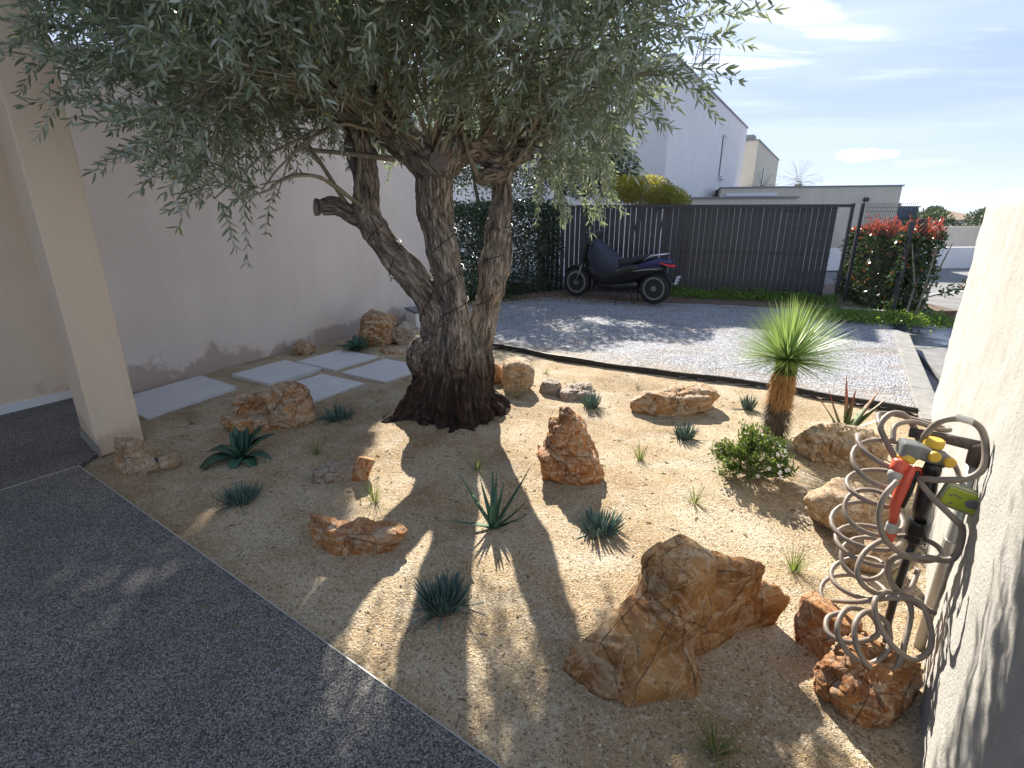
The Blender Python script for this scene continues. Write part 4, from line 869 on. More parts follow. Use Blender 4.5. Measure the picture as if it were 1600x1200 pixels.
    for p, dd in zip(tg, dn):
        j = np.argmin(((nodes - p) ** 2).sum(1) + rng.uniform(0, .02)); a = nodes[j]; v = p - a; L0 = np.linalg.norm(v)
        if L0 > .40: a = p - v / L0 * .32 + np.array([0, 0, -.02]); L0 = .32
        dirn = v / (np.linalg.norm(v) + 1e-6) * .6 + dd * .5 + rng.normal(0, .22, 3); dirn[2] += rng.uniform(-.25, .5); dirn /= np.linalg.norm(dirn)
        Lt = rng.uniform(.16, .34); ctrl = p; end = p + dirn * Lt; end[2] -= .35 * Lt * rng.uniform(-.8, .9)
        tt = np.linspace(0, 1, 5)[:, None]; Q = (1 - tt) ** 2 * a + 2 * tt * (1 - tt) * ctrl + tt ** 2 * end
        # thin 3-sided twig
        k = len(TV); sd1 = np.cross(dirn, [.3, .1, 1.]); sd1 /= np.linalg.norm(sd1); sd2 = np.cross(dirn, sd1)
        for qi, pp in enumerate(Q):
            r = .0026 * (1 - qi / 5.5)
            for an in (0, 2.094, 4.189): TV.append(pp + (sd1 * math.cos(an) + sd2 * math.sin(an)) * r)
        for qi in range(4):
            for jj in range(3): a0 = k + qi * 3 + jj; a1 = k + qi * 3 + (jj + 1) % 3; TF.append((a0, a1, a1 + 3, a0 + 3))
        # leaves in opposite pairs along the outer part
        npair = rng.integers(11, 17); u = np.linspace(.42 if L0 > .2 else .25, 1.0, npair); C = (1 - u)[:, None] ** 2 * a + 2 * (u * (1 - u))[:, None] * ctrl + u[:, None] ** 2 * end
        tan = 2 * (1 - u)[:, None] * (ctrl - a) + 2 * u[:, None] * (end - ctrl); tan /= np.linalg.norm(tan, axis=1)[:, None] + 1e-9
        ph = rng.uniform(0, 3.14) + np.arange(npair) * 1.57; o1 = sd1 * np.cos(ph)[:, None] + sd2 * np.sin(ph)[:, None]
        for sgn in (1, -1):
            parts.append((C, tan * .85 + o1 * sgn * .75 + rng.normal(0, .14, (npair, 3)) + np.array([0, 0, -.05])))
        parts.append((end[None, :], dirn[None, :]))
    P = np.concatenate([a for a, _ in parts]); D = np.concatenate([b2 for _, b2 in parts]); n = len(P)
    V, c, ix = leaf_cloud(P - np.array([X, Y, 0]), D, rng.uniform(.036, .074, n), rng.uniform(.0085, .0135, n), 6)
    print('olive leaves', n, 'trunk verts', len(me2.vertices))
    lv = link('foliage', fast_mesh('foliage', V, c, ix), MS['oleaf'], T); lv['kind'] = 'stuff'
    c2 = np.full(len(TF), 4); me3 = fast_mesh('twigs', np.array(TV) - np.array([X, Y, 0]), c2, np.array(TF).ravel()); link('twigs', me3, MS['twig'], T)['kind'] = 'stuff'
    # bare lower branches that show against the wall
    for P, r in [([(-1.06, 4.0, 1.56), (-1.10, 3.97, 1.75), (-1.06, 3.95, 1.95), (-1.12, 3.9, 2.3)], .024), ([(-.80, 3.9, 1.94), (-1.1, 3.85, 1.97), (-1.45, 3.8, 2.0)], .02), ([(-1.2, 4.0, 1.66), (-1.35, 3.95, 1.95), (-1.5, 3.9, 2.2)], .018),
                 ([(-.24, 3.95, 1.84), (-.30, 3.9, 1.98), (-.36, 3.86, 2.25)], .020), ([(.02, 4.05, 1.92), (.14, 4.0, 2.08), (.25, 3.95, 2.35)], .018), ([(-.05, 4.0, 1.96), (.03, 3.95, 2.1), (.06, 3.9, 2.4)], .014), ([(-.48, 3.86, 1.98), (-.40, 3.84, 2.15), (-.3, 3.8, 2.35)], .022), ([(-.52, 3.86, 1.98), (-.42, 3.84, 2.2), (-.36, 3.8, 2.4)], .016),
                 ([(-.9, 3.86, 2.12), (-1.25, 3.6, 2.35), (-1.7, 3.3, 2.45)], .02), ([(.12, 4.1, 2.05), (.5, 3.9, 2.2), (.9, 3.7, 2.45)], .018)]:
        Q = catmull(P, 5); MB().tube([Vector(p) - o_ for p in Q], [r * (1 - .45 * i / len(Q)) for i in range(len(Q))], 8).build('branch', MS['twig'], T, True)
CROWN = [(-.95, 3.6, 3.05, 1.65, 1.5, .85), (-1.60, 3.1, 2.48, .72, .65, .60), (-1.28, 2.8, 1.98, .45, .5, .42), (.26, 3.1, 2.46, .80, .75, .48), (-.6, 4.7, 2.9, 1.2, .75, .75), (-1.6, 4.4, 2.8, 1.0, .8, .75), (.42, 3.8, 2.10, .50, .50, .42), (.28, 2.55, 2.32, .44, .42, .36), (.32, 2.6, 2.62, .42, .4, .3), (-.7, 2.5, 2.75, 1.1, .6, .45), (-1.15, 2.3, 2.6, .5, .5, .42), (-2.2, 3.9, 2.9, .75, .8, .65)]
olive()

# black cable of fairy lights wound round the stems
def fallen():
    P = []
    while len(P) < 420:
        x, y = rng.uniform(-3, 2.4), rng.uniform(1.0, 5.5); dt = (x - TX) * 0.574 + (y - TY) * 0.819
        if 0.53 * x + 0.848 * y > 5.1 or (x - 3.563) > 0.77 * (y - 4.17) - .03 or (dt < 0 and rng.random() < .5) or math.hypot(x + .4, y - 3.9) > rng.uniform(.4, 3.2): continue
        P.append((x, y, (sand_z(x, y) + .004) if dt > .01 else .022))
    P = np.array(P); n = len(P); D = rng.normal(size=(n, 3)); D[:, 2] *= .12; V, c, ix = leaf_cloud(P, D, rng.uniform(.03, .055, n), .009, 6)
    tag(link('fallen_leaves', fast_mesh('fallen_leaves', V, c, ix), MS['drygrass']), 'dry fallen olive leaves scattered on the sand', 'fallen leaves', kind='stuff')
fallen()
def cable():
    t = thing('fairy_light_cable', 'thin black fairy light cable wound around the olive stems', 'light string', (-.46, 4.15, 0)); o_ = Vector((-.46, 4.15, 0)); q = random.Random(2)
    for path in ([(-.60, 4.10, .85, .145), (-.93, 4.06, 1.34, .108), (-1.06, 4.05, 1.56, .104)], [(-.42, 3.98, .85, .10), (-.46, 3.98, 1.2, .102), (-.56, 4.0, 1.6, .13)], [(-.20, 4.2, .85, .115), (-.12, 4.2, 1.35, .11), (-.085, 4.2, 1.6, .095)]):
        C = catmull(path, 20); P = []
        for i, c in enumerate(C):
            a = i / len(C) * 6.283 * 3.2; c0, c1 = Vector(C[max(0, i - 1)][:3]), Vector(C[min(len(C) - 1, i + 1)][:3]); u = (c1 - c0).normalized(); x_ = u.cross(Vector((0, 1, 0))).normalized(); y_ = u.cross(x_); P.append(Vector(c[:3]) + (x_ * math.cos(a) + y_ * math.sin(a)) * c[3] - o_)
        P2 = [Vector(p) for p in catmull(P, 3)]; MB().tube(P2, .0035, 5).build('wire', MS['black'], t, True)
        for i in range(6, len(P2), 16):
            d = Vector((q.gauss(0, 1), q.gauss(0, 1), q.gauss(0, 1))).normalized(); MB().tube([P2[i], P2[i] + d * .03], [.004, .004], 5).build('bulb', MS['black'], t)
cable()

# ------------------------------------------------------------------ hedge, trees behind
def hedge(name, label, cat, boxes, n, L_, W, m, stem=None, group=None):
    c0 = boxes[0][0]; t = thing(name, label, cat, (c0[0], c0[1], 0)); o_ = np.array([c0[0], c0[1], 0]); parts = []
    for c, h, ang in boxes:
        P = box_points(n, c, h, ang) - o_; parts.append(P)
    P = np.concatenate(parts); V, cc, ix = leaf_cloud(P, rng.normal(size=P.shape), rng.uniform(L_ * .7, L_ * 1.2, len(P)), W, 4); link('foliage', fast_mesh('foliage', V, cc, ix), MS[m], t)['kind'] = 'stuff'
    b = MB(); q = random.Random(4)
    for c, h, ang in boxes:
        for i in range(8):
            u = q.uniform(-.9, .9) * h[0]; x, y = c[0] + u * math.cos(ang) - o_[0], c[1] + u * math.sin(ang) - o_[1]; b.tube([(x, y, 0), (x + q.gauss(0, .05), y, c[2] * .8), (x + q.gauss(0, .1), y, c[2] * 1.5)], [.02, .014, .008], 5)
    b.build('stems', MS['twig'], t); return t
hedge('hedge', 'dark evergreen hedge behind the olive trunk, left of the scooter', 'hedge', [((-.85, 9.75, .85), (.75, .38, .85), .64), ((.15, 10.75, .88), (.85, .38, .88), .64)], 16000, .06, .035, 'hedge')
def broadtree(label, base, lumps, n, L_, W, m, trunk_h, group=None, name='tree'):
    t = thing(name, label, 'tree', (*base, 0), 0, group); P, D = ell_points(n, lumps, .35); k = np.array([mn.noise(Vector(p) * 1.8) + .4 * mn.noise(Vector(p) * 4) > -.22 for p in P]); P = P[k]; D = D[k]
    V, c, ix = leaf_cloud(P - np.array([*base, 0]), D * .6 + rng.normal(0, .7, P.shape), rng.uniform(L_ * .7, L_ * 1.2, len(P)), W, 4); link('crown', fast_mesh('crown', V, c, ix), MS[m], t)['kind'] = 'stuff'
    b = MB(); b.tube([(0, 0, -.1), (.03, .02, trunk_h * .5), (0, 0, trunk_h)], [.10, .08, .06], 8)
    for l in lumps:
        p = Vector((l[0] - base[0], l[1] - base[1], l[2])); b.tube([(0, 0, trunk_h * .8), p * .6 + Vector((0, 0, trunk_h * .3)), p], [.05, .03, .012], 6)
    b.build('trunk', MS['limb'], t, True)
gT = 'garden trees behind the fence and hedge'
broadtree('dark bushy tree behind the hedge, hidden by the olive crown', (-.6, 11.5), [(-.9, 11.5, 2.9, 1.1, .8, 1.0), (.2, 11.6, 2.7, 1.0, .8, .9)], 17000, .07, .035, 'tree', 1.6, gT)
broadtree('green tree behind the left part of the dark fence', (1.6, 11.9), [(1.5, 11.9, 2.7, .95, .7, .85), (2.1, 12.0, 2.4, .6, .6, .55)], 13000, .07, .035, 'tree', 1.4, gT)
broadtree('added tall evergreen tree behind the beige wall, hidden by the olive crown, shading the terrace', (-2.9, 10.3), [(-2.65, 10.2, 5.0, .90, .9, 2.1), (-2.1, 10.1, 4.8, .36, .7, 1.7), (-3.6, 10.0, 5.2, 1.0, .9, 2.1)], 34000, .11, .06, 'tree', 3.0, gT)  # unseen tree, added to keep sun off the terrace and left garden
broadtree('second added evergreen tree behind the beige wall, hidden further left, shading the terrace', (-4.4, 9.8), [(-4.5, 9.7, 5.2, 1.2, .9, 2.1), (-5.4, 9.5, 5.0, .8, .8, 1.7)], 26000, .11, .06, 'tree', 3.0, gT)  # also unseen, added to carry that shade further left
t = thing('yellow_green_bush', 'bright yellow-green bush spilling over the top of the dark fence', 'bush', (2.75, 10.75, 0))
P, D = ell_points(9000, [(2.60, 10.75, 1.98, .50, .35, .26), (2.95, 10.7, 1.86, .40, .3, .20), (2.2, 10.85, 2.0, .4, .3, .25), (3.15, 10.65, 1.80, .28, .25, .12)], .3)
V, c, ix = leaf_cloud(P - np.array([2.75, 10.75, 0]), D + rng.normal(0, .5, P.shape), rng.uniform(.04, .08, len(P)), .016, 4); link('foliage', fast_mesh('foliage', V, c, ix), MS['yellow'], t)['kind'] = 'stuff'
b = MB()
for k in range(5): b.tube([(0.1 * k - .2, .15, 0), (.1 * k - .25, .1, 1.0), (.18 * k - .45, .0, 1.9)], [.025, .018, .008], 6)
b.build('stems', MS['twig'], t)

# photinia hedge with red tips behind the mesh
t = thing('photinia_hedge', 'glossy photinia hedge with bright red tips behind the wire mesh panel', 'hedge', (6.6, 9.0, 0)); o_ = np.array([6.6, 9.0, 0])
P1 = box_points(13000, (6.38, 9.2, .64), (.26, 1.1, .62), -.20); 
V, c, ix = leaf_cloud(P1 - o_, rng.normal(size=P1.shape), rng.uniform(.05, .085, len(P1)), .034, 6); link('foliage', fast_mesh('foliage', V, c, ix), MS['photg'], t)['kind'] = 'stuff'
PP = []; DD = []; st = MB()
for k in range(210):
    u = rng.uniform(-.26, .26); v = rng.uniform(-1.1, 1.1); bx = np.array([6.38 + u * .98 + v * .199, 9.2 + v * .98 - u * .199, 1.20]); h = rng.uniform(.02, .20) * (1.2 + .5 * math.sin(v * 5))
    st.tube([bx - o_, bx - o_ + np.array([rng.normal(0, .02), rng.normal(0, .02), h])], [.004, .002], 3)
    for j in range(13): PP.append(bx + np.array([rng.normal(0, .012), rng.normal(0, .012), h * j / 12])); DD.append([rng.normal(0, .5), rng.normal(0, .5), 1.0])
V, c, ix = leaf_cloud(np.array(PP) - o_, np.array(DD), rng.uniform(.05, .075, len(PP)), .020, 6); link('red_tips', fast_mesh('red_tips', V, c, ix), MS['photr'], t)['kind'] = 'stuff'
for k in range(14):
    y = rng.uniform(-1, 1); x = rng.uniform(-.15, .15) + y * .2 - .22; st.tube([(x, y, 0), (x + .05, y, .5), (x + rng.normal(0, .12), y, 1.15)], [.022, .016, .008], 5)
st.tube([(-.2, -.8, .3), (0.05, -.9, .42), (.30, -1.0, .52)], [.012, .008, .004], 4)
st.build('stems', MS['twig'], t)
PP = [np.array([-.1, -.85, .38]) + np.array([.36, -.15, .14]) * u + rng.normal(0, .04, 3) for u in rng.uniform(.2, 1.1, 70)]
V, c, ix = leaf_cloud(np.array(PP), rng.normal(size=(70, 3)) + np.array([.8, -.2, .4]), .075, .032, 6); link('side_shoot', fast_mesh('side_shoot', V, c, ix), MS['photg'], t)

# ------------------------------------------------------------------ fence / sliding gate with slats
FA = Vector((0.55, 11.10)); FB = Vector((5.90, 9.50)); fu = (FB - FA).normalized(); fl = (FB - FA).length; fa = math.atan2(fu.y, fu.x)
ft = thing('slatted_fence', 'anthracite mesh fence filled with vertical slats behind the scooter', 'fence', (FA.x, FA.y, 0), fa)
ns = 54; q = random.Random(8); step = (fl - .32) / ns
slatme = {}
for i in range(ns):
    x = .05 + i * step; gap = .006 if x > 2.4 else q.choice([.008, .010, .013, .020]); wv = (step - gap) / 2
    key = round(wv, 3)
    if key not in slatme:
        b = MB(); b.add([(-wv, -.002, 0), (-wv * .9, -.0045, 0), (wv * .9, -.0045, 0), (wv, -.002, 0), (wv, .004, 0), (-wv, .004, 0), (-wv, -.002, 1.62), (-wv * .9, -.0045, 1.62), (wv * .9, -.0045, 1.62), (wv, -.002, 1.62), (wv, .004, 1.62), (-wv, .004, 1.62)],
              [(5, 4, 3, 2, 1, 0), (6, 7, 8, 9, 10, 11)] + [(k, (k + 1) % 6, (k + 1) % 6 + 6, k + 6) for k in range(6)])
        me = bpy.data.meshes.new('slat'); me.from_pydata(b.V, [], b.F); me.update(); me.materials.append(MS['fence']); slatme[key] = me
    o = bpy.data.objects.new('slat', slatme[key]); col.objects.link(o); o.parent = ft; o.location = (x + step / 2, 0, .05); o.rotation_euler = (0, q.gauss(0, .0015), q.gauss(0, .012))
wb = MB()
for z in (.10, .30, .50, .70, .845, .905, 1.10, 1.30, 1.50, 1.585, 1.645): wb.tube([(0.02, -.018, z), (fl - .25, -.018, z)], .0035, 4)
for i in range(int((fl - .3) / .05)):
    x = .03 + i * .05
    wb.tube([(x, -.020, .86), (x, -.040, .875), (x, -.020, .89)], .003, 3); wb.tube([(x, -.020, 1.60), (x, -.040, 1.615), (x, -.020, 1.63)], .003, 3)
wb.build('mesh_wires', MS['wire'], ft)
MB().box((fl / 2 - .02, 0, 1.695), (fl / 2, .028, .025)).build('top_rail', MS['fence'], ft, bevel=.003)
MB().box((fl / 2 - .02, 0, .025), (fl / 2, .028, .025)).build('bottom_rail', MS['fence'], ft, bevel=.003)
for x in (.0, 2.5, fl - .05, fl + .10): MB().box((x, .03 if x == 2.5 else 0, .86), (.03 if x < fl - .1 else .026, .03, .875)).build('post', MS['fence'], ft, bevel=.003)
# mesh panel in front of the photinia
MA = Vector((6.02, 9.42)); MBv = Vector((5.95, 8.16)); mu = (MBv - MA); ml = mu.length; ma = math.atan2(mu.y, mu.x)
mt = thing('wire_mesh_panel', 'open rigid wire mesh panel in front of the red-tipped hedge', 'fence panel', (MA.x, MA.y, 0), ma)
b = MB()
for i in range(29): x = .02 + i * (ml / 28); b.tube([(x, 0, .05), (x, 0, 1.73)], .003, 4)
for z in (.10, .30, .50, .70, .86, .90, 1.1, 1.3, 1.5, 1.60, 1.66): b.tube([(0, .005, z), (ml, .005, z)], .0032, 4)
b.build('mesh_wires', MS['wire'], mt)
MB().box((ml, .0, .72), (.030, .030, .74), ry=.0).build('post', MS['fence'], mt, bevel=.003)
tag(MB().box((6.16, 8.24, .70), (.045, .045, .80)).build('gate_post', MS['fence'], bevel=.004), 'dark square post rising out of the right end of the photinia hedge', 'post')
# border stones under the mesh
for i, (x, y) in enumerate([(5.45, 8.52), (5.58, 8.42), (5.72, 8.34), (5.86, 8.27)]):
    tag(MB().bevbox((x, y, .07), (.08, .05, .045), .012, rz=-.5 + .1 * i).build('border_stone', MS['kerb']), ['first', 'second', 'third', 'last'][i] + ' pale concrete border block from the left under the wire mesh', 'border block', 'border blocks under the mesh panel')
# ground cover
def weeds(name, label, n, poly_fn, h, m):
    P = []; D = []
    for _ in range(n):
        x, y, z, s_ = poly_fn(); P.append((x, y, z)); D.append((rng.normal(0, .7), rng.normal(0, .7), rng.uniform(.2, 1)))
    V, c, ix = leaf_cloud(np.array(P), np.array(D), rng.uniform(.03, .07, len(P)), .022, 4); o = link(name, fast_mesh(name, V, c, ix), MS[m]); tag(o, label, 'weeds', kind='stuff')
def w1():
    s_ = rng.uniform(2.6, 5.5); p = FA + fu * s_ + Vector((-fu.y, fu.x)) * (-abs(rng.normal(.1, .16)) - .02); n_ = .5 + mn.noise(Vector((s_ * 2, 0, 0))); return p.x, p.y, .05 + abs(rng.normal(0, .06)) * (.6 + n_), 0
weeds('fence_weeds', 'green weeds growing along the foot of the dark fence', 5000, w1, .1, 'weed')
def w2():
    x = rng.uniform(4.7, 6.3); y = 8.35 - .42 * (x - 4.7) - abs(rng.normal(0, .28)); return x, y, .04 + abs(rng.normal(0, .06)), 0
weeds('kerb_weeds', 'bright green weeds at the end of the kerb below the wire mesh', 5500, w2, .1, 'weed')
def litter():
    P = []; D = []
    for _ in range(1500):
        x = rng.uniform(-1.3, 2.6); y = 9.3 + (x + 1.3) * .42 + rng.normal(0, .22) if x < .6 else 10.15 - (x - .6) * .35 + rng.normal(0, .25); P.append((x, y, .055)); D.append((rng.normal(), rng.normal(), .15))
    V, c, ix = leaf_cloud(np.array(P), np.array(D), .045, .02, 4); tag(link('leaf_litter', fast_mesh('leaf_litter', V, c, ix), MS['drygrass']), 'dry leaves lying under the hedge and the scooter', 'leaf litter', kind='stuff')
litter()
tuft('grass_tuft', 'tall pale grass clump growing at the foot of the wire mesh panel', 'grass tuft', (5.35, 8.7), 60, .38, .004, .9, 'grass', gG, 41, (.1, .5), 0, None, .05)
# storage box with blue lid behind the rocks
t = thing('storage_box', 'low white box with a dark blue lid behind the streaked rock at the wall end', 'box', (-1.32, 7.55, 0), .54)
MB().bevbox((0, 0, .12), (.16, .2, .12), .01).build('bin', MS['white'], t); MB().bevbox((0, 0, .255), (.17, .21, .014), .006).build('lid', MS['lid'], t)
t = thing('downpipe', 'dark downpipe fixed at the far end of the beige wall', 'downpipe', (W1.x + .06, W1.y + .01, 0))
MB().tube([(0, 0, 0), (0, 0, 2.8)], .035, 12).build('pipe', MS['fence'], t, True)
for z in (.6, 1.8): MB().box((-.03, 0, z), (.035, .04, .012)).build('bracket', MS['fence'], t)

# ------------------------------------------------------------------ hose, tap post, controller
PX = Vector((1.585, 1.615)); nW = Vector((-0.792, 0.610))
tpst = thing('tap_post', 'grey metal water pipe standing against the white wall with an arm at the top', 'water pipe', (PX.x, PX.y, 0))
MB().tube([(0, 0, -.05), (0, 0, .40), (0, 0, .80)], .023, 16).build('pipe', MS['galv'], tpst, True)
MB().lathe([(.028, .44), (.028, .48)], (0, 0, 0), 'Z', 16).build('pipe_clip', MS['galv'], tpst)
MB().tube([(0, 0, .44 + .02), (.03, -.02, .46), (.06, -.045, .46)], .005, 6).build('clip_screw', MS['galv'], tpst)
MB().tube([(0, 0, .78), (0, 0, .83), (-.01, .01, .855)], [.031, .033, .028], 14).build('elbow', MS['limb'], tpst, True)
MB().tube([(0, 0, .845), (-.07, .06, .848), (-.16, .12, .848)], [.020, .018, .018], 12).build('arm', MS['limb'], tpst, True)
MB().lathe([(.024, -.09), (.024, -.05), (.019, -.048)], (0, 0, .847), 'Z', 10, Vector((-.79, .61, 0)).to_track_quat('Z', 'Y').to_matrix()).build('brass_ring', MS['brass'], tpst)
# four-way distributor
dt = thing('tap_distributor', 'grey two-way tap distributor with yellow knobs on the water pipe', 'tap distributor', (1.415, 1.63, .815), -.35)
MB().bevbox((0, 0, .0), (.062, .030, .024), .012, ry=.28).build('body', MS['greyp'], dt)
MB().bevbox((-.055, -.01, .012), (.030, .032, .028), .012, ry=.1).build('left_housing', MS['greyp'], dt)
for p, r in (((.012, -.030, .004), .019), ((.058, -.028, -.010), .018)): MB().lathe([(r, 0), (r, -.010), (r * .8, -.015)], p, 'Y', 18).build('knob', MS['yel'], dt)
MB().lathe([(.026, 0), (.030, .006), (.030, .026), (.024, .03)], (.022, .02, .018), 'Z', 20).build('inlet_nut', MS['yel'], dt)
M_ = Vector((-.42, -.25, -.9)).normalized().to_track_quat('Z', 'Y').to_matrix()
MB().lathe([(.026, 0), (.027, .004), (.027, .018), (.024, .022)], (-.055, -.02, -.008), 'Z', 20, M_).build('outlet_nut', MS['yel'], dt)
hc = thing('hose_connector', 'orange hose connector screwed under the tap distributor', 'hose connector', (1.335, 1.625, .80))
MB().lathe([(.023, 0), (.026, .01), (.024, .03), (.021, .045)], (0, 0, -.01), 'Z', 18, M_).build('sleeve', MS['red'], hc, True)
MB().lathe([(.019, .042), (.022, .046), (.022, .062), (.016, .066), (.012, .09)], (0, 0, -.01), 'Z', 18, M_).build('collar', MS['greyl'], hc, True)
# spray gun hanging down
sg = thing('spray_gun', 'orange and grey hose spray gun hanging below the distributor', 'spray gun', (1.36, 1.62, .74))
MB().tube([(.01, 0, .03), (.0, 0, -.03), (-.012, 0, -.12), (-.005, .0, -.19)], [.017, .021, .018, .014], 12).build('grip', MS['red'], sg, True)
MB().tube([(.022, -.015, .02), (.012, -.018, -.05), (.0, -.018, -.12)], [.007, .008, .006], 8).build('trigger', MS['black'], sg, True)
MB().lathe([(.015, -.19), (.019, -.20), (.019, -.225), (.016, -.23)], (-.005, 0, 0), 'Z', 14).build('grey_collar', MS['greyl'], sg)
MB().lathe([(.018, -.23), (.020, -.24), (.016, -.265), (.010, -.27)], (-.003, 0, 0), 'Z', 14).build('nozzle', MS['red'], sg)
MB().tube([(.015, 0, .02), (.045, .0, .015), (.05, 0, .0)], [.012, .012, .01], 10).build('gun_neck', MS['red'], sg, True)
# irrigation timer, box lies on the pipe
ic = thing('irrigation_timer', 'lime green irrigation timer box under the yellow knobbed taps', 'irrigation timer', (1.485, 1.52, .70), -.50)
MB().bevbox((0, 0, 0), (.066, .018, .042), .012, ry=.22).build('case', MS['clear'], ic)
MB().bevbox((-.004, -.0175, .003), (.054, .004, .032), .003, ry=.22).build('face_plate', MS['lime'], ic)
b = MB(); b.lathe([(.022, 0), (.022, -.003), (.019, -.004)], (.020, -.0215, -.002), 'Y', 20)
for i, v_ in enumerate(b.V): b.V[i] = (b.V[i][0] * 1.0, b.V[i][1], (b.V[i][2]) * .7)
b.build('dial', MS['greyp'], ic)
for x, z in ((-.042, .018), (-.03, .020), (-.018, .014), (-.036, -.012)): MB().box((x, -.0222, z), (.005, .0008, .0022), ry=.22).build('mark', MS['greyp'], ic)
MB().lathe([(.006, 0), (.006, .02)], (.075, 0, -.02), 'X', 8).build('stub', MS['black'], ic)
ir = thing('irrigation_riser', 'black irrigation filter and pipe running down from the taps into the sand', 'irrigation pipe', (1.425, 1.60, 0))
MB().lathe([(.024, .79), (.026, .775), (.026, .755), (.020, .75)], (0, 0, 0), 'Z', 18).build('top_nut', MS['black'], ir, True)
MB().tube([(0, 0, .76), (.0, 0, .70), (.0, 0, .62), (.005, 0, .57)], [.020, .028, .026, .022], 16).build('valve_body', MS['black'], ir, True)
MB().lathe([(.030, .57), (.033, .56), (.033, .52), (.029, .515), (.029, .49), (.022, .485), (.018, .47)], (.006, 0, 0), 'Z', 18).build('filter', MS['black'], ir)
MB().tube([(.006, 0, .48), (.0, 0, .42), (-.012, -.005, .3), (-.025, -.02, .15), (-.03, -.06, .0)], .013, 12).build('pipe', MS['black'], ir, True)
# coiled hose
def hose():
    t = thing('coiled_hose', 'taupe coiled garden hose looped over the water pipe by the white wall', 'garden hose', (1.39, 1.75, 0)); o_ = Vector((1.39, 1.75, 0)); H = []
    n = 8.3; K = int(n * 22)
    for i in range(K):
        u = i / K; a = u * n * 6.283 + 2.6 + .5 * math.sin(u * 11); z = .80 - .68 * u ** .93; rr = .100 + .020 * math.sin(u * 13 + 1) + .012 * math.sin(u * 31)
        H.append((1.372 + .018 * math.sin(u * 8 + 2) + rr * math.cos(a), 1.745 + .9 * rr * math.sin(a), z + (.020 + .016 * math.sin(u * 19)) * math.sin(a + 1.3 * u)))
    big = [(1.374, 1.7, 0.757), (1.356, 1.74, 0.808), (1.351, 1.78, 0.854), (1.394, 1.8, 0.892), (1.434, 1.78, 0.892), (1.472, 1.76, 0.837), (1.465, 1.72, 0.792), (1.422, 1.66, 0.869), (1.427, 1.62, 0.937), (1.470, 1.585, 0.958), (1.505, 1.555, 0.937), (1.505, 1.52, 0.885), (1.485, 1.49, 0.828), (1.453, 1.5, 0.788), (1.399, 1.54, 0.762), (1.377, 1.58, 0.74), (1.393, 1.54, 0.702), (1.412, 1.46, 0.668), (1.440, 1.45, 0.635), (1.44, 1.44, 0.564), (1.412, 1.435, 0.528), (1.345, 1.46, 0.523), (1.296, 1.5, 0.493), (1.298, 1.52, 0.426), (1.325, 1.5, 0.363), (1.394, 1.46, 0.322), (1.435, 1.45, 0.305)]
    mid = [(1.251, 1.52, 0.768), (1.205, 1.5, 0.725), (1.196, 1.49, 0.66), (1.223, 1.48, 0.582), (1.289, 1.47, 0.525), (1.369, 1.47, 0.5), (1.45, 1.5, 0.498), (1.469, 1.56, 0.501), (1.437, 1.62, 0.491), (1.347, 1.62, 0.481), (1.251, 1.58, 0.455), (1.209, 1.54, 0.405), (1.235, 1.52, 0.352), (1.333, 1.54, 0.302), (1.443, 1.58, 0.297), (1.513, 1.64, 0.334)]
    low = [(1.242, 1.7, 0.143), (1.229, 1.56, 0.257), (1.257, 1.5, 0.322), (1.332, 1.46, 0.356), (1.36, 1.42, 0.313), (1.357, 1.38, 0.231), (1.296, 1.36, 0.203), (1.231, 1.37, 0.241), (1.206, 1.42, 0.286), (1.213, 1.47, 0.335), (1.29, 1.52, 0.333), (1.363, 1.5, 0.295), (1.307, 1.42, 0.219), (1.265, 1.38, 0.15), (1.197, 1.38, 0.136), (1.143, 1.4, 0.198), (1.15, 1.45, 0.258), (1.224, 1.5, 0.268), (1.286, 1.48, 0.231), (1.257, 1.42, 0.178), (1.186, 1.4, 0.143), (1.12, 1.42, 0.178), (1.101, 1.46, 0.235), (1.169, 1.52, 0.264), (1.271, 1.54, 0.218), (1.261, 1.48, 0.189), (1.162, 1.46, 0.174), (1.109, 1.5, 0.17), (1.135, 1.56, 0.186), (1.206, 1.58, 0.197)]
    MB().tube([Vector(p) - o_ for p in H], .0090, 10).build('spiral', MS['hose'], t, True)
    low = [(p[0], p[1] - .03, p[2] + .025) for p in low]
    for nm, P, r in (('upper_loop', big, .0104), ('middle_loop', mid, .0094), ('bottom_loops', low, .0092)):
        Q = catmull(P, 8); MB().tube([Vector(p) - o_ for p in Q], r, 10).build(nm, MS['hose'], t, True)
    # kinked loops behind the pipe arm
    Q = catmull([(1.36, 1.80, .85), (1.40, 1.86, .87), (1.48, 1.84, .865), (1.545, 1.72, .868), (1.50, 1.70, .872), (1.44, 1.74, .885), (1.36, 1.72, .88), (1.33, 1.68, .84)], 8); MB().tube([Vector(p) - o_ for p in Q], .0086, 10).build('top_loop', MS['hose'], t, True)
    Q = catmull([(1.44, 1.70, .82), (1.50, 1.73, .80), (1.565, 1.70, .76), (1.575, 1.66, .72), (1.55, 1.62, .69), (1.50, 1.60, .70)], 8); MB().tube([Vector(p) - o_ for p in Q], .0086, 10).build('back_loop', MS['hose'], t, True)
    MB().lathe([(.0125, -.022), (.0125, .022)], Vector((1.470, 1.585, .958)) - o_, 'Z', 12, Vector((.8, -.6, -.1)).to_track_quat('Z', 'Y').to_matrix()).build('metal_clip', MS['chrome'], t)
hose()
# thin irrigation line lying on the sand
Q = catmull([(2.62, 3.52), (2.9, 3.40), (3.05, 3.33)] and [(2.38, 3.62, .03), (2.65, 3.45, .02), (2.85, 3.28, .02), (2.98, 3.2, .02)], 8)
tag(MB().tube(Q, .005, 6).build('irrigation_line', MS['black'], None, True), 'thin black irrigation line on the sand behind the sunlit rock', 'irrigation line')

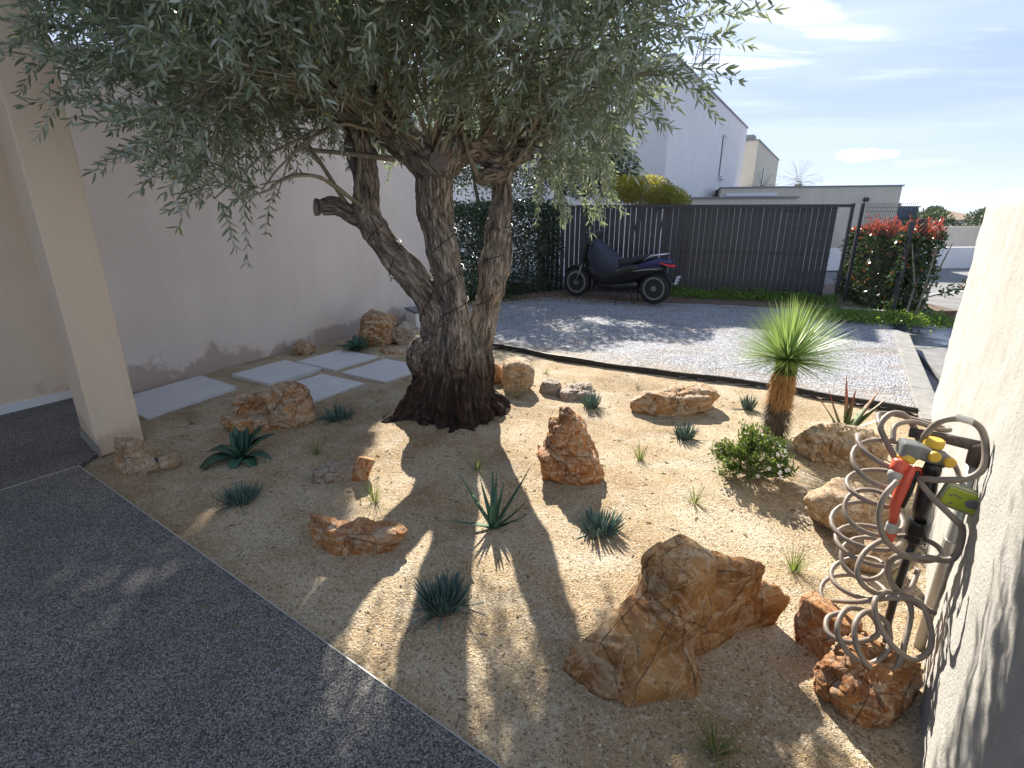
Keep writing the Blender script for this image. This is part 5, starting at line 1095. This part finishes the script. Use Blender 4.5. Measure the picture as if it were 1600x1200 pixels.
# ------------------------------------------------------------------ scooter
def scooter():
    RW = Vector((2.50, 9.25)); FW = Vector((1.25, 10.15)); u = (FW - RW).normalized(); ang = math.atan2(u.y, u.x)
    t = thing('scooter', 'black maxi scooter with a navy leg apron parked against the dark fence', 'scooter', (RW.x, RW.y, .05), ang)
    # local: +x forward, rear axle at x=0, +y = far side of the scooter is left (-y faces the camera side)
    wb = (FW - RW).length
    def wheel(x, r, wd):
        prof = []
        w_ = thing('wheel', None, None, (x, 0, r)); w_.parent = t; del_ = None
        MB().lathe([(r * .70, -wd * .7), (r * .92, -wd), (r, -wd * .55), (r * 1.0, wd * .55), (r * .92, wd), (r * .70, wd * .7)], (0, 0, 0), 'Y', 36).build('tyre', MS['rubber'], w_, True)
        b = MB(); k = 36
        for (r0, r1, y) in ((r * .62, r * .73, -wd * .95),):
            for i in range(k):
                a0, a1 = i * 6.2832 / k, (i + 1) * 6.2832 / k; V = [(rr * math.cos(a), yy, rr * math.sin(a)) for a in (a0, a1) for rr in (r0, r1) for yy in (y, -y)]; b.add(V, [(0, 2, 6, 4), (1, 5, 7, 3), (0, 4, 5, 1), (2, 3, 7, 6)])
        for i in range(5):
            a = i * 6.2832 / 5; b.box((math.cos(a) * r * .36, -wd * .80, math.sin(a) * r * .36), (r * .30, .012, .018), ry=-a)
        b.lathe([(r * .18, -wd * 1.0), (r * .18, wd)], (0, 0, 0), 'Y', 16); b.build('rim', MS['rim'], w_)
    wheel(0, .27, .065); wheel(wb, .275, .055)
    def shell(name, secs, m, sub=1, parent=t):
        """secs: list of (x, zc, hy, hz, round) cross-sections"""
        b = MB(); n = 12; k = 0
        for (x, z, hy, hz) in secs:
            for j in range(n):
                a = 2 * math.pi * j / n; cx, sz = math.cos(a), math.sin(a); e = .7; b.V.append((x, hy * math.copysign(abs(cx) ** e, cx), z + hz * math.copysign(abs(sz) ** e, sz)))
        for i in range(len(secs) - 1):
            for j in range(n): a = i * n + j; c = i * n + (j + 1) % n; b.F.append((a, c, c + n, a + n))
        b.F.append(tuple(reversed(range(n)))); b.F.append(tuple((len(secs) - 1) * n + j for j in range(n))); return b.build(name, m, parent, True, sub=sub)
    shell('body', [(-.18, .62, .10, .06), (.1, .60, .15, .12), (.35, .54, .17, .17), (.60, .48, .18, .21), (.85, .40, .19, .17), (1.05, .40, .20, .14), (1.2, .52, .20, .20), (1.28, .66, .16, .16)], MS['paint'])
    shell('underbody', [(.25, .33, .12, .10), (.6, .25, .14, .09), (1.0, .24, .15, .07), (1.15, .34, .13, .1)], MS['paint'])
    shell('seat', [(-.02, .80, .10, .035), (.15, .80, .14, .06), (.36, .75, .15, .07), (.46, .69, .15, .09), (.68, .67, .13, .09), (.80, .66, .09, .06)], MS['seat'])
    shell('tail_fairing', [(-.30, .72, .04, .025), (-.22, .73, .10, .06), (-.02, .72, .145, .09), (.20, .66, .16, .09), (.36, .60, .15, .07)], MS['navy'])
    shell('tail_light', [(-.335, .665, .05, .022), (-.29, .67, .095, .024), (-.19, .69, .135, .022), (-.03, .735, .152, .016)], MS['lens'])
    shell('silver_trim', [(-.10, .615, .150, .014), (.1, .605, .168, .017), (.28, .575, .176, .016), (.45, .53, .183, .010)], MS['chrome'])
    shell('front_fairing', [(1.10, .62, .19, .26), (1.22, .70, .20, .24), (1.34, .76, .16, .18), (1.44, .76, .09, .10)], MS['paint'])
    shell('leg_apron', [(.60, .60, .12, .08), (.72, .62, .22, .17), (.90, .66, .26, .26), (1.08, .74, .25, .32), (1.22, .82, .20, .30), (1.30, .90, .13, .2)], MS['apron'])
    shell('front_mudguard', [(wb - .30, .42, .05, .02), (wb - .17, .54, .07, .03), (wb, .59, .075, .03), (wb + .17, .53, .07, .025), (wb + .28, .42, .04, .02)], MS['paint'])
    for y in (-.075, .075): MB().tube([(wb, y, .27), (wb - .12, y * .9, .60)], .017, 10).build('fork', MS['rim'], t, True)
    # windscreen: curved sheet leaning back
    V = []; F = []
    for i in range(7):
        for j in range(7):
            a = (j - 3) / 3; s_ = i / 6; w2 = .20 - .05 * s_; V.append((1.36 - .20 * s_ - .05 * abs(a) ** 2, a * w2, .92 + .30 * s_ + .0 * a))
    for i in range(6):
        for j in range(6): k = i * 7 + j; F.append((k, k + 1, k + 8, k + 7))
    o = mesh_obj('windscreen', V, F, MS['scr'], t, True); o.modifiers.new('t', 'SOLIDIFY').thickness = .004
    MB().tube([(1.14, -.33, .98), (1.18, -.22, 1.0), (1.2, 0, 1.0), (1.18, .22, 1.0), (1.14, .33, .98)], .014, 8).build('handlebar', MS['black'], t, True)
    for s_ in (-1, 1):
        MB().tube([(1.12, .35 * s_, .98), (1.15, .24 * s_, .99)], .020, 8).build('grip', MS['seat'], t, True)
        o = MB().tube([(1.2, .16 * s_, 1.0), (1.20, .28 * s_, 1.12), (1.17, .33 * s_, 1.16)], .006, 6).build('mirror_stalk', MS['black'], t, True)
        shell('mirror', [(1.19, 1.18, .06, .035), (1.16, 1.18, .055, .032)], MS['black'], 1).location = (0, .36 * s_, 0)
    MB().bevbox((1.08, -.26, .96), (.05, .07, .012), .01, rz=.1).build('hand_guard', MS['chrome'], t)
    # grab rail
    for s_ in (-1, 1): MB().tube([(.18, .15 * s_, .74), (.06, .15 * s_, .83), (-.10, .12 * s_, .86), (-.18, .05 * s_, .86)], .014, 8).build('grab_rail', MS['chrome'], t, True)
    MB().bevbox((-.14, 0, .85), (.06, .06, .012), .01).build('luggage_plate', MS['paint'], t)
    # exhaust on the camera side
    MB().tube([(.62, -.16, .20), (.45, -.19, .22), (.30, -.20, .26)], [.022, .024, .03], 10).build('exhaust_pipe', MS['galv'], t, True)
    MB().tube([(.34, -.20, .26), (.30, -.20, .265), (.02, -.20, .34), (-.02, -.20, .35)], [.035, .058, .062, .052], 16).build('silencer', MS['rim'], t, True)
    MB().tube([(.20, -.205, .293), (.16, -.205, .303)], [.066, .066], 16).build('silencer_band', MS['chrome'], t, True)
    MB().tube([(.03, -.21, .335), (-.10, -.215, .36), (-.13, -.215, .365)], [.064, .055, .03], 16).build('silencer_cap', MS['chrome'], t, True)
    MB().bevbox((.28, -.13, .30), (.24, .04, .09), .03, ry=.12).build('engine_case', MS['black'], t)
    MB().tube([(.12, -.11, .35), (.16, -.13, .55)], .022, 10).build('shock_absorber', MS['chrome'], t, True)
    MB().tube([(.55, .10, .22), (.60, .30, .0)], .010, 6).build('side_stand', MS['black'], t, True)
    for s_ in (-.12, .12): MB().tube([(.38, s_, .25), (.36, s_ * 1.2, .02), (.30, s_ * 1.3, .0)], .011, 6).build('stand_leg', MS['black'], t, True)
    # rear hugger and number plate
    shell('rear_mudguard', [(.10, .56, .07, .02), (-.12, .56, .075, .025), (-.28, .48, .07, .02), (-.36, .36, .065, .012)], MS['paint'])
    pl_ = MB().box((-.385, 0, .44), (.006, .085, .07), ry=-.28).build('number_plate', MS['plate'], t)
    ins = {}
    def glyph(ch, x, z, s_):
        G = {'0': '1110111', '1': '0010010', '2': '1011101', '3': '1011011', '4': '0111010', '7': '1010010', 'A': '1111110'}
        seg = [((0, 1), (1, 1)), ((0, .5), (0, 1)), ((1, .5), (1, 1)), ((0, .5), (1, .5)), ((0, 0), (0, .5)), ((1, 0), (1, .5)), ((0, 0), (1, 0))]
    # plate lettering is too small to read in the photograph: two rows of dark strokes and the blue end strip
    for (y, z) in [(-.045, .025), (-.02, .025), (.01, .025), (-.05, -.025), (-.025, -.025), (.02, -.025), (.045, -.025)]:
        o = MB().box((-.0075, y, z), (.001, .008, .016)).build('plate_stroke', MS['ink'], pl_); o.location = (-.385, 0, .44); o.rotation_euler = (0, -.28, 0)
    o = MB().box((.20, -.0, .0), (.045, .002, .016)).build('side_badge', MS['chrome'], t); o.location = (.78, -.196, .42); o.rotation_euler = (0, 0, 0)
scooter()

# ------------------------------------------------------------------ houses beyond
def P3(x, y, z): return (x, y, z)
H1 = Vector((3.87, 14.3)); H1b = Vector((10.5, 25.8)); hu = (H1b - H1).normalized()
h1 = thing('white_house', 'tall white flat-roofed house with a narrow window seen over the fence', 'house', (H1.x, H1.y, 0)); O = Vector((H1.x, H1.y, 0))
def prism_from(b, pts, z0, z1):
    n = len(pts); b.add([(p.x, p.y, z0) for p in pts] + [(p.x, p.y, z1) for p in pts], [tuple(reversed(range(n))), tuple(range(n, 2 * n))] + [(i, (i + 1) % n, (i + 1) % n + n, i + n) for i in range(n)])
hn_ = Vector((-hu.y, hu.x)); L1 = (H1b - H1).length
b = MB(); c0 = Vector((0, 0)); prism_from(b, [c0, c0 + hu * L1, c0 + hu * L1 + hn_ * 7.5, c0 + hn_ * 7.5], -1, 5.12); b.build('walls', MS['house'], h1)
b = MB(); prism_from(b, [c0 - hu * .04 - hn_ * .04, c0 + hu * (L1 + .04) - hn_ * .04, c0 + hu * (L1 + .04) + hn_ * 7.54, c0 - hu * .04 + hn_ * 7.54], 5.123, 5.17); b.build('roof_edge', MS['trim'], h1)
ha = math.atan2(hu.y, hu.x)
# window (frame, pane, sill)
wu = (Vector((7.83, 21.12)) - H1).dot(hu)
f_ = MB().box((wu, -.005, 3.52), (.42, .012, .72)).build('window', MS['trim'], h1); f_.rotation_euler = (0, 0, ha)
p_ = MB().box((wu, -.025, 3.52), (.37, .010, .67)).build('pane', MS['glass'], f_)
s__ = MB().box((wu, -.06, 2.78), (.48, .06, .02)).build('sill', MS['white'], f_)
for s_, hh in ((5.8, .28), (9.6, .22)):
    c = hu * s_ + hn_ * .35; MB().bevbox((c.x, c.y, 5.17 + hh / 2), (.22, .16, hh / 2), .05, rz=ha).build('roof_vent', MS['trim'], h1)
an = thing('tv_antenna', 'rooftop television antenna on the white house', 'antenna', tuple(O + Vector((*(hu * 4.9 + hn_ * .4), 5.15)))); b = MB()
b.tube([(0, 0, 0), (0, 0, 1.3)], .02, 6)
for z in (.55, .7, .85): b.tube([(-.45, 0, z), (.45, 0, z)], .012, 4)
b.tube([(.0, 0, 1.25), (.55, 0, 1.25)], .012, 4)
for k in range(4): b.tube([(.05 + .15 * k, 0, .8), (.05 + .15 * k, 0, 1.28)], .010, 4)
for z in (.95, 1.1): b.tube([(.05, 0, z), (.5, 0, z)], .010, 4)
b.build('antenna_rods', MS['trim'], an)
# second house
H2 = Vector((13.0, 30.3)); L2 = 13.2; h2 = thing('second_white_house', 'smaller white house with a corner downpipe behind the first one', 'house', (H2.x, H2.y, 0))
b = MB(); prism_from(b, [c0, hu * L2, hu * L2 + hn_ * 7, hn_ * 7], -1, 5.15); b.build('walls', MS['house2'], h2)
b = MB(); prism_from(b, [c0 - hu * .05 - hn_ * .05, hu * (L2 + .05) - hn_ * .05, hu * (L2 + .05) + hn_ * 7.05, -hu * .05 + hn_ * 7.05], 5.153, 5.22); b.build('roof_edge', MS['trim'], h2)
c = hn_ * 1.1 - hu * .10; MB().tube([(c.x, c.y, 0), (c.x, c.y, 4.6)], .10, 8).build('downpipe', MS['galv'], h2, True)
MB().lathe([(.12, 4.5), (.34, 4.78), (.34, 4.85)], (c.x, c.y, 0), 'Z', 10).build('hopper', MS['galv'], h2)
o = MB().box((4.2, -.01, 3.1), (.22, .02, .95)).build('window', MS['trim'], h2); o.rotation_euler = (0, 0, ha); MB().box((4.2, -.035, 3.1), (.17, .01, .9)).build('pane', MS['glass'], o)
for s_ in (.6, 6.8): c = hu * s_ + hn_ * .5; MB().bevbox((c.x, c.y, 5.35), (.5, .25, .13), .04, rz=ha).build('roof_vent', MS['trim'], h2)
# garage block
G0 = Vector((6.95, 18.6)); G1 = Vector((11.85, 17.0)); gu = (G1 - G0).normalized(); gn = Vector((-gu.y, gu.x))
g = thing('beige_garage', 'low beige flat-roofed garage beyond the right end of the fence', 'garage', (G0.x, G0.y, 0)); Lg = (G1 - G0).length
b = MB(); prism_from(b, [c0, gu * Lg, gu * Lg + gn * 6, gn * 6], -1, 2.33); b.build('walls', MS['house2'], g)
b = MB(); prism_from(b, [-gu * .04 - gn * .04, gu * (Lg + .04) - gn * .04, gu * (Lg + .04) + gn * 6.04, -gu * .04 + gn * 6.04], 2.333, 2.37); b.build('roof_edge', MS['trim'], g)
o = MB().lathe([(.07, 0), (.07, -.1)], (0, 0, 0), 'Y', 10).build('outdoor_lamp', MS['fence'], g); v = gu * (Lg * .82); o.location = (v.x, v.y - .02, 1.95)
# lower porch left of it
q0_ = Vector((4.95, 15.3)); pw = thing('porch_block', 'small low beige block with a white canopy beside the white house', 'outbuilding', (q0_.x, q0_.y, 0)); b = MB(); prism_from(b, [c0, gu * 2.6, gu * 2.6 + gn * 2, gn * 2], -1, 1.93); b.build('walls', MS['house2'], pw)
b = MB(); prism_from(b, [-gu * .05 - gn * .05, gu * 2.65 - gn * .05, gu * 2.65 + gn * 2, gn * 2], 1.933, 1.975); b.build('roof_edge', MS['trim'], pw)
b = MB(); prism_from(b, [gu * .9 + gn * .6, gu * 2.2 + gn * .6, gu * 2.2 + gn * 2, gu * .9 + gn * 2], 2.0, 2.09); b.build('canopy', MS['white'], pw)

def palm(label, x, y, zt, r, seed):
    t = thing('palm_tree', label, 'palm tree', (x, y, -1), 0, 'palm tops above the garage'); q = random.Random(seed); MB().tube([(0, 0, 0), (0.05, 0, zt * .5), (0, 0, zt + 1)], [.22, .18, .16], 8).build('trunk', MS['limb'], t, True); B = []
    for i in range(46):
        az = i * 2.4; el = q.uniform(-.1, 1.4); d = Vector((math.cos(az) * math.cos(el), math.sin(az) * math.cos(el), math.sin(el))); dd = d.copy(); p = Vector((0, 0, zt + 1)); 
        for k in range(9):
            p = p + dd * (r / 9); dd = (dd + Vector((0, 0, -.10))).normalized()
            for s_ in (-1, 1): sdv = dd.cross(Vector((0, 0, 1))).normalized() * s_; B.append((p, dd * .8 + sdv, r * .22, .014, .5))
    V, F = blades_mesh(B, 2); mesh_obj('fronds', V, F, MS['palm'], t)
palm('left palm crown just showing above the garage roof', 13.2, 29.5, 2.7, .9, 1)
palm('right palm crown just showing above the garage roof', 14.8, 29.0, 2.95, 1.1, 2)

# beyond the lane: low walls, trees, a far house, hills
tag(MB().box((13.5, 17.2, .18), (4.5, .1, .34), rz=.10).build('lane_wall', MS['house']), 'low white wall across the lane at the right', 'wall')
tag(MB().box((16.5, 20.6, .45), (6.5, .1, .62), rz=.05).build('upper_wall', MS['house2']), 'beige wall behind the low white wall across the lane', 'wall')
def bushrow(label, x, y, n):
    lumps = []
    for i in range(n): lumps.append((x + i * 1.5 + rng.uniform(-.4, .4), y + rng.uniform(-.8, .8), .55 + rng.uniform(0, .5), rng.uniform(.8, 1.3), .8, rng.uniform(.7, 1.1)))
    P, D = ell_points(14000, lumps, .5); V, c, ix = leaf_cloud(P, D + rng.normal(0, .6, P.shape), .16, .09, 4); o = link('far_bushes', fast_mesh('far_bushes', V, c, ix), MS['tree']); tag(o, label, 'bushes', kind='stuff')
bushrow('dark bushes and small trees beyond the lane', 20.0, 27.5, 12)
fh = thing('far_house', 'distant cream house with a low hipped roof above the bushes', 'house', (48.5, 62, -3.5), .1)
MB().box((0, 0, 2.1), (2.3, 2.4, 2.15)).build('walls', MS['house2'], fh)
MB().add([(-2.6, -2.8, 4.26), (2.6, -2.8, 4.26), (2.6, 2.8, 4.26), (-2.6, 2.8, 4.26), (-.6, 0, 5.2), (.6, 0, 5.2)], [(0, 1, 5, 4), (1, 2, 5), (2, 3, 4, 5), (3, 0, 4), (3, 2, 1, 0)]).build('roof', MS['roof'], fh)
b2_ = thing('blue_building', 'small blue-grey building seen just right of the garage', 'building', (19.75, 28.8, 0), .2)
MB().box((0, 0, .6), (.6, 1, 1.2)).build('walls', MS['lid'], b2_); MB().box((0, 0, 1.83), (.65, 1.05, .03)).build('roof', MS['trim'], b2_)
pr = random.Random(3)
for i, (x, y) in enumerate([(38, 58), (41, 60), (62, 72), (58, 76), (66, 70), (52, 80), (34, 57)]):
    hgt = [4.6, 5.2, 4.6, 4.9, 5.6, 4.8, 4.5][i]; tt_ = thing('far_tree', ['slim far tree left of the distant house', 'taller far tree beside the distant house', 'far umbrella tree right of the distant house', 'hazy far tree behind the bushes', 'far tree beside the white wall top', 'faint rounded tree on the horizon', 'far tree just right of the garage'][i], 'tree', (x, y, -3.5), 0, 'distant trees on the horizon')
    MB().tube([(0, 0, 0), (0, 0, hgt)], [.2, .1], 6).build('trunk', MS['limb'], tt_); P, D = ell_points(900, [(0, 0, hgt, 1.0, 1.0, .9)], .2); V, c, ix = leaf_cloud(P, rng.normal(size=P.shape), .35, .22, 4); link('crown', fast_mesh('crown', V, c, ix), MS['tree'], tt_)['kind'] = 'stuff'
def hills():
    V = []; F = []; n = 120
    for i in range(n):
        x = -1500 + i * 45.0; h = 22 + 20 * mn.noise(Vector((i * .09, 0, 0))) + 8 * mn.noise(Vector((i * .4, 3, 0)))
        V += [(x, 2600, -5), (x, 2900, max(4, h)), (x, 3400, -5)]
    for i in range(n - 1): a = i * 3; F += [(a, a + 3, a + 4, a + 1), (a + 1, a + 4, a + 5, a + 2)]
    tag(mesh_obj('hills', V, F, MS['hill'], None, True), kind='structure')
hills()
# red photinia beyond the corner of the white wall
t = thing('red_shrub', 'narrow red-leaved shrub showing past the corner of the white wall', 'shrub', (9.9, 11.15, -.12)); P, D = ell_points(2600, [(0, 0, .55, .14, .2, .4), (.03, .05, .95, .10, .14, .3), (-.04, -.1, .8, .09, .12, .25)], .3)
V, c, ix = leaf_cloud(P, D + np.array([0, 0, .8]), .09, .035, 4); link('foliage', fast_mesh('foliage', V, c, ix), MS['photr'], t)['kind'] = 'stuff'
MB().tube([(0, 0, 0), (0, 0, .6)], .03, 6).build('stem', MS['twig'], t)

# ------------------------------------------------------------------ air: far things fade to pale blue
hzm = bpy.data.materials.new('air_haze'); hzm.use_nodes = True; ht = hzm.node_tree; ht.nodes.clear(); ho = ht.nodes.new("ShaderNodeOutputMaterial"); hv = ht.nodes.new("ShaderNodeVolumePrincipled")
hv.inputs['Color'].default_value = (0.80, 0.88, 1.0, 1); hv.inputs['Density'].default_value = 0.00022; hv.inputs['Anisotropy'].default_value = 0.3; ht.links.new(hv.outputs[0], ho.inputs['Volume'])
tag(MB().box((500, 1500, 30), (4500, 3600, 36)).build('haze', hzm), 'thin pale blue air haze over the distant hills', 'haze', kind='stuff')
bpy.context.view_layer.update()
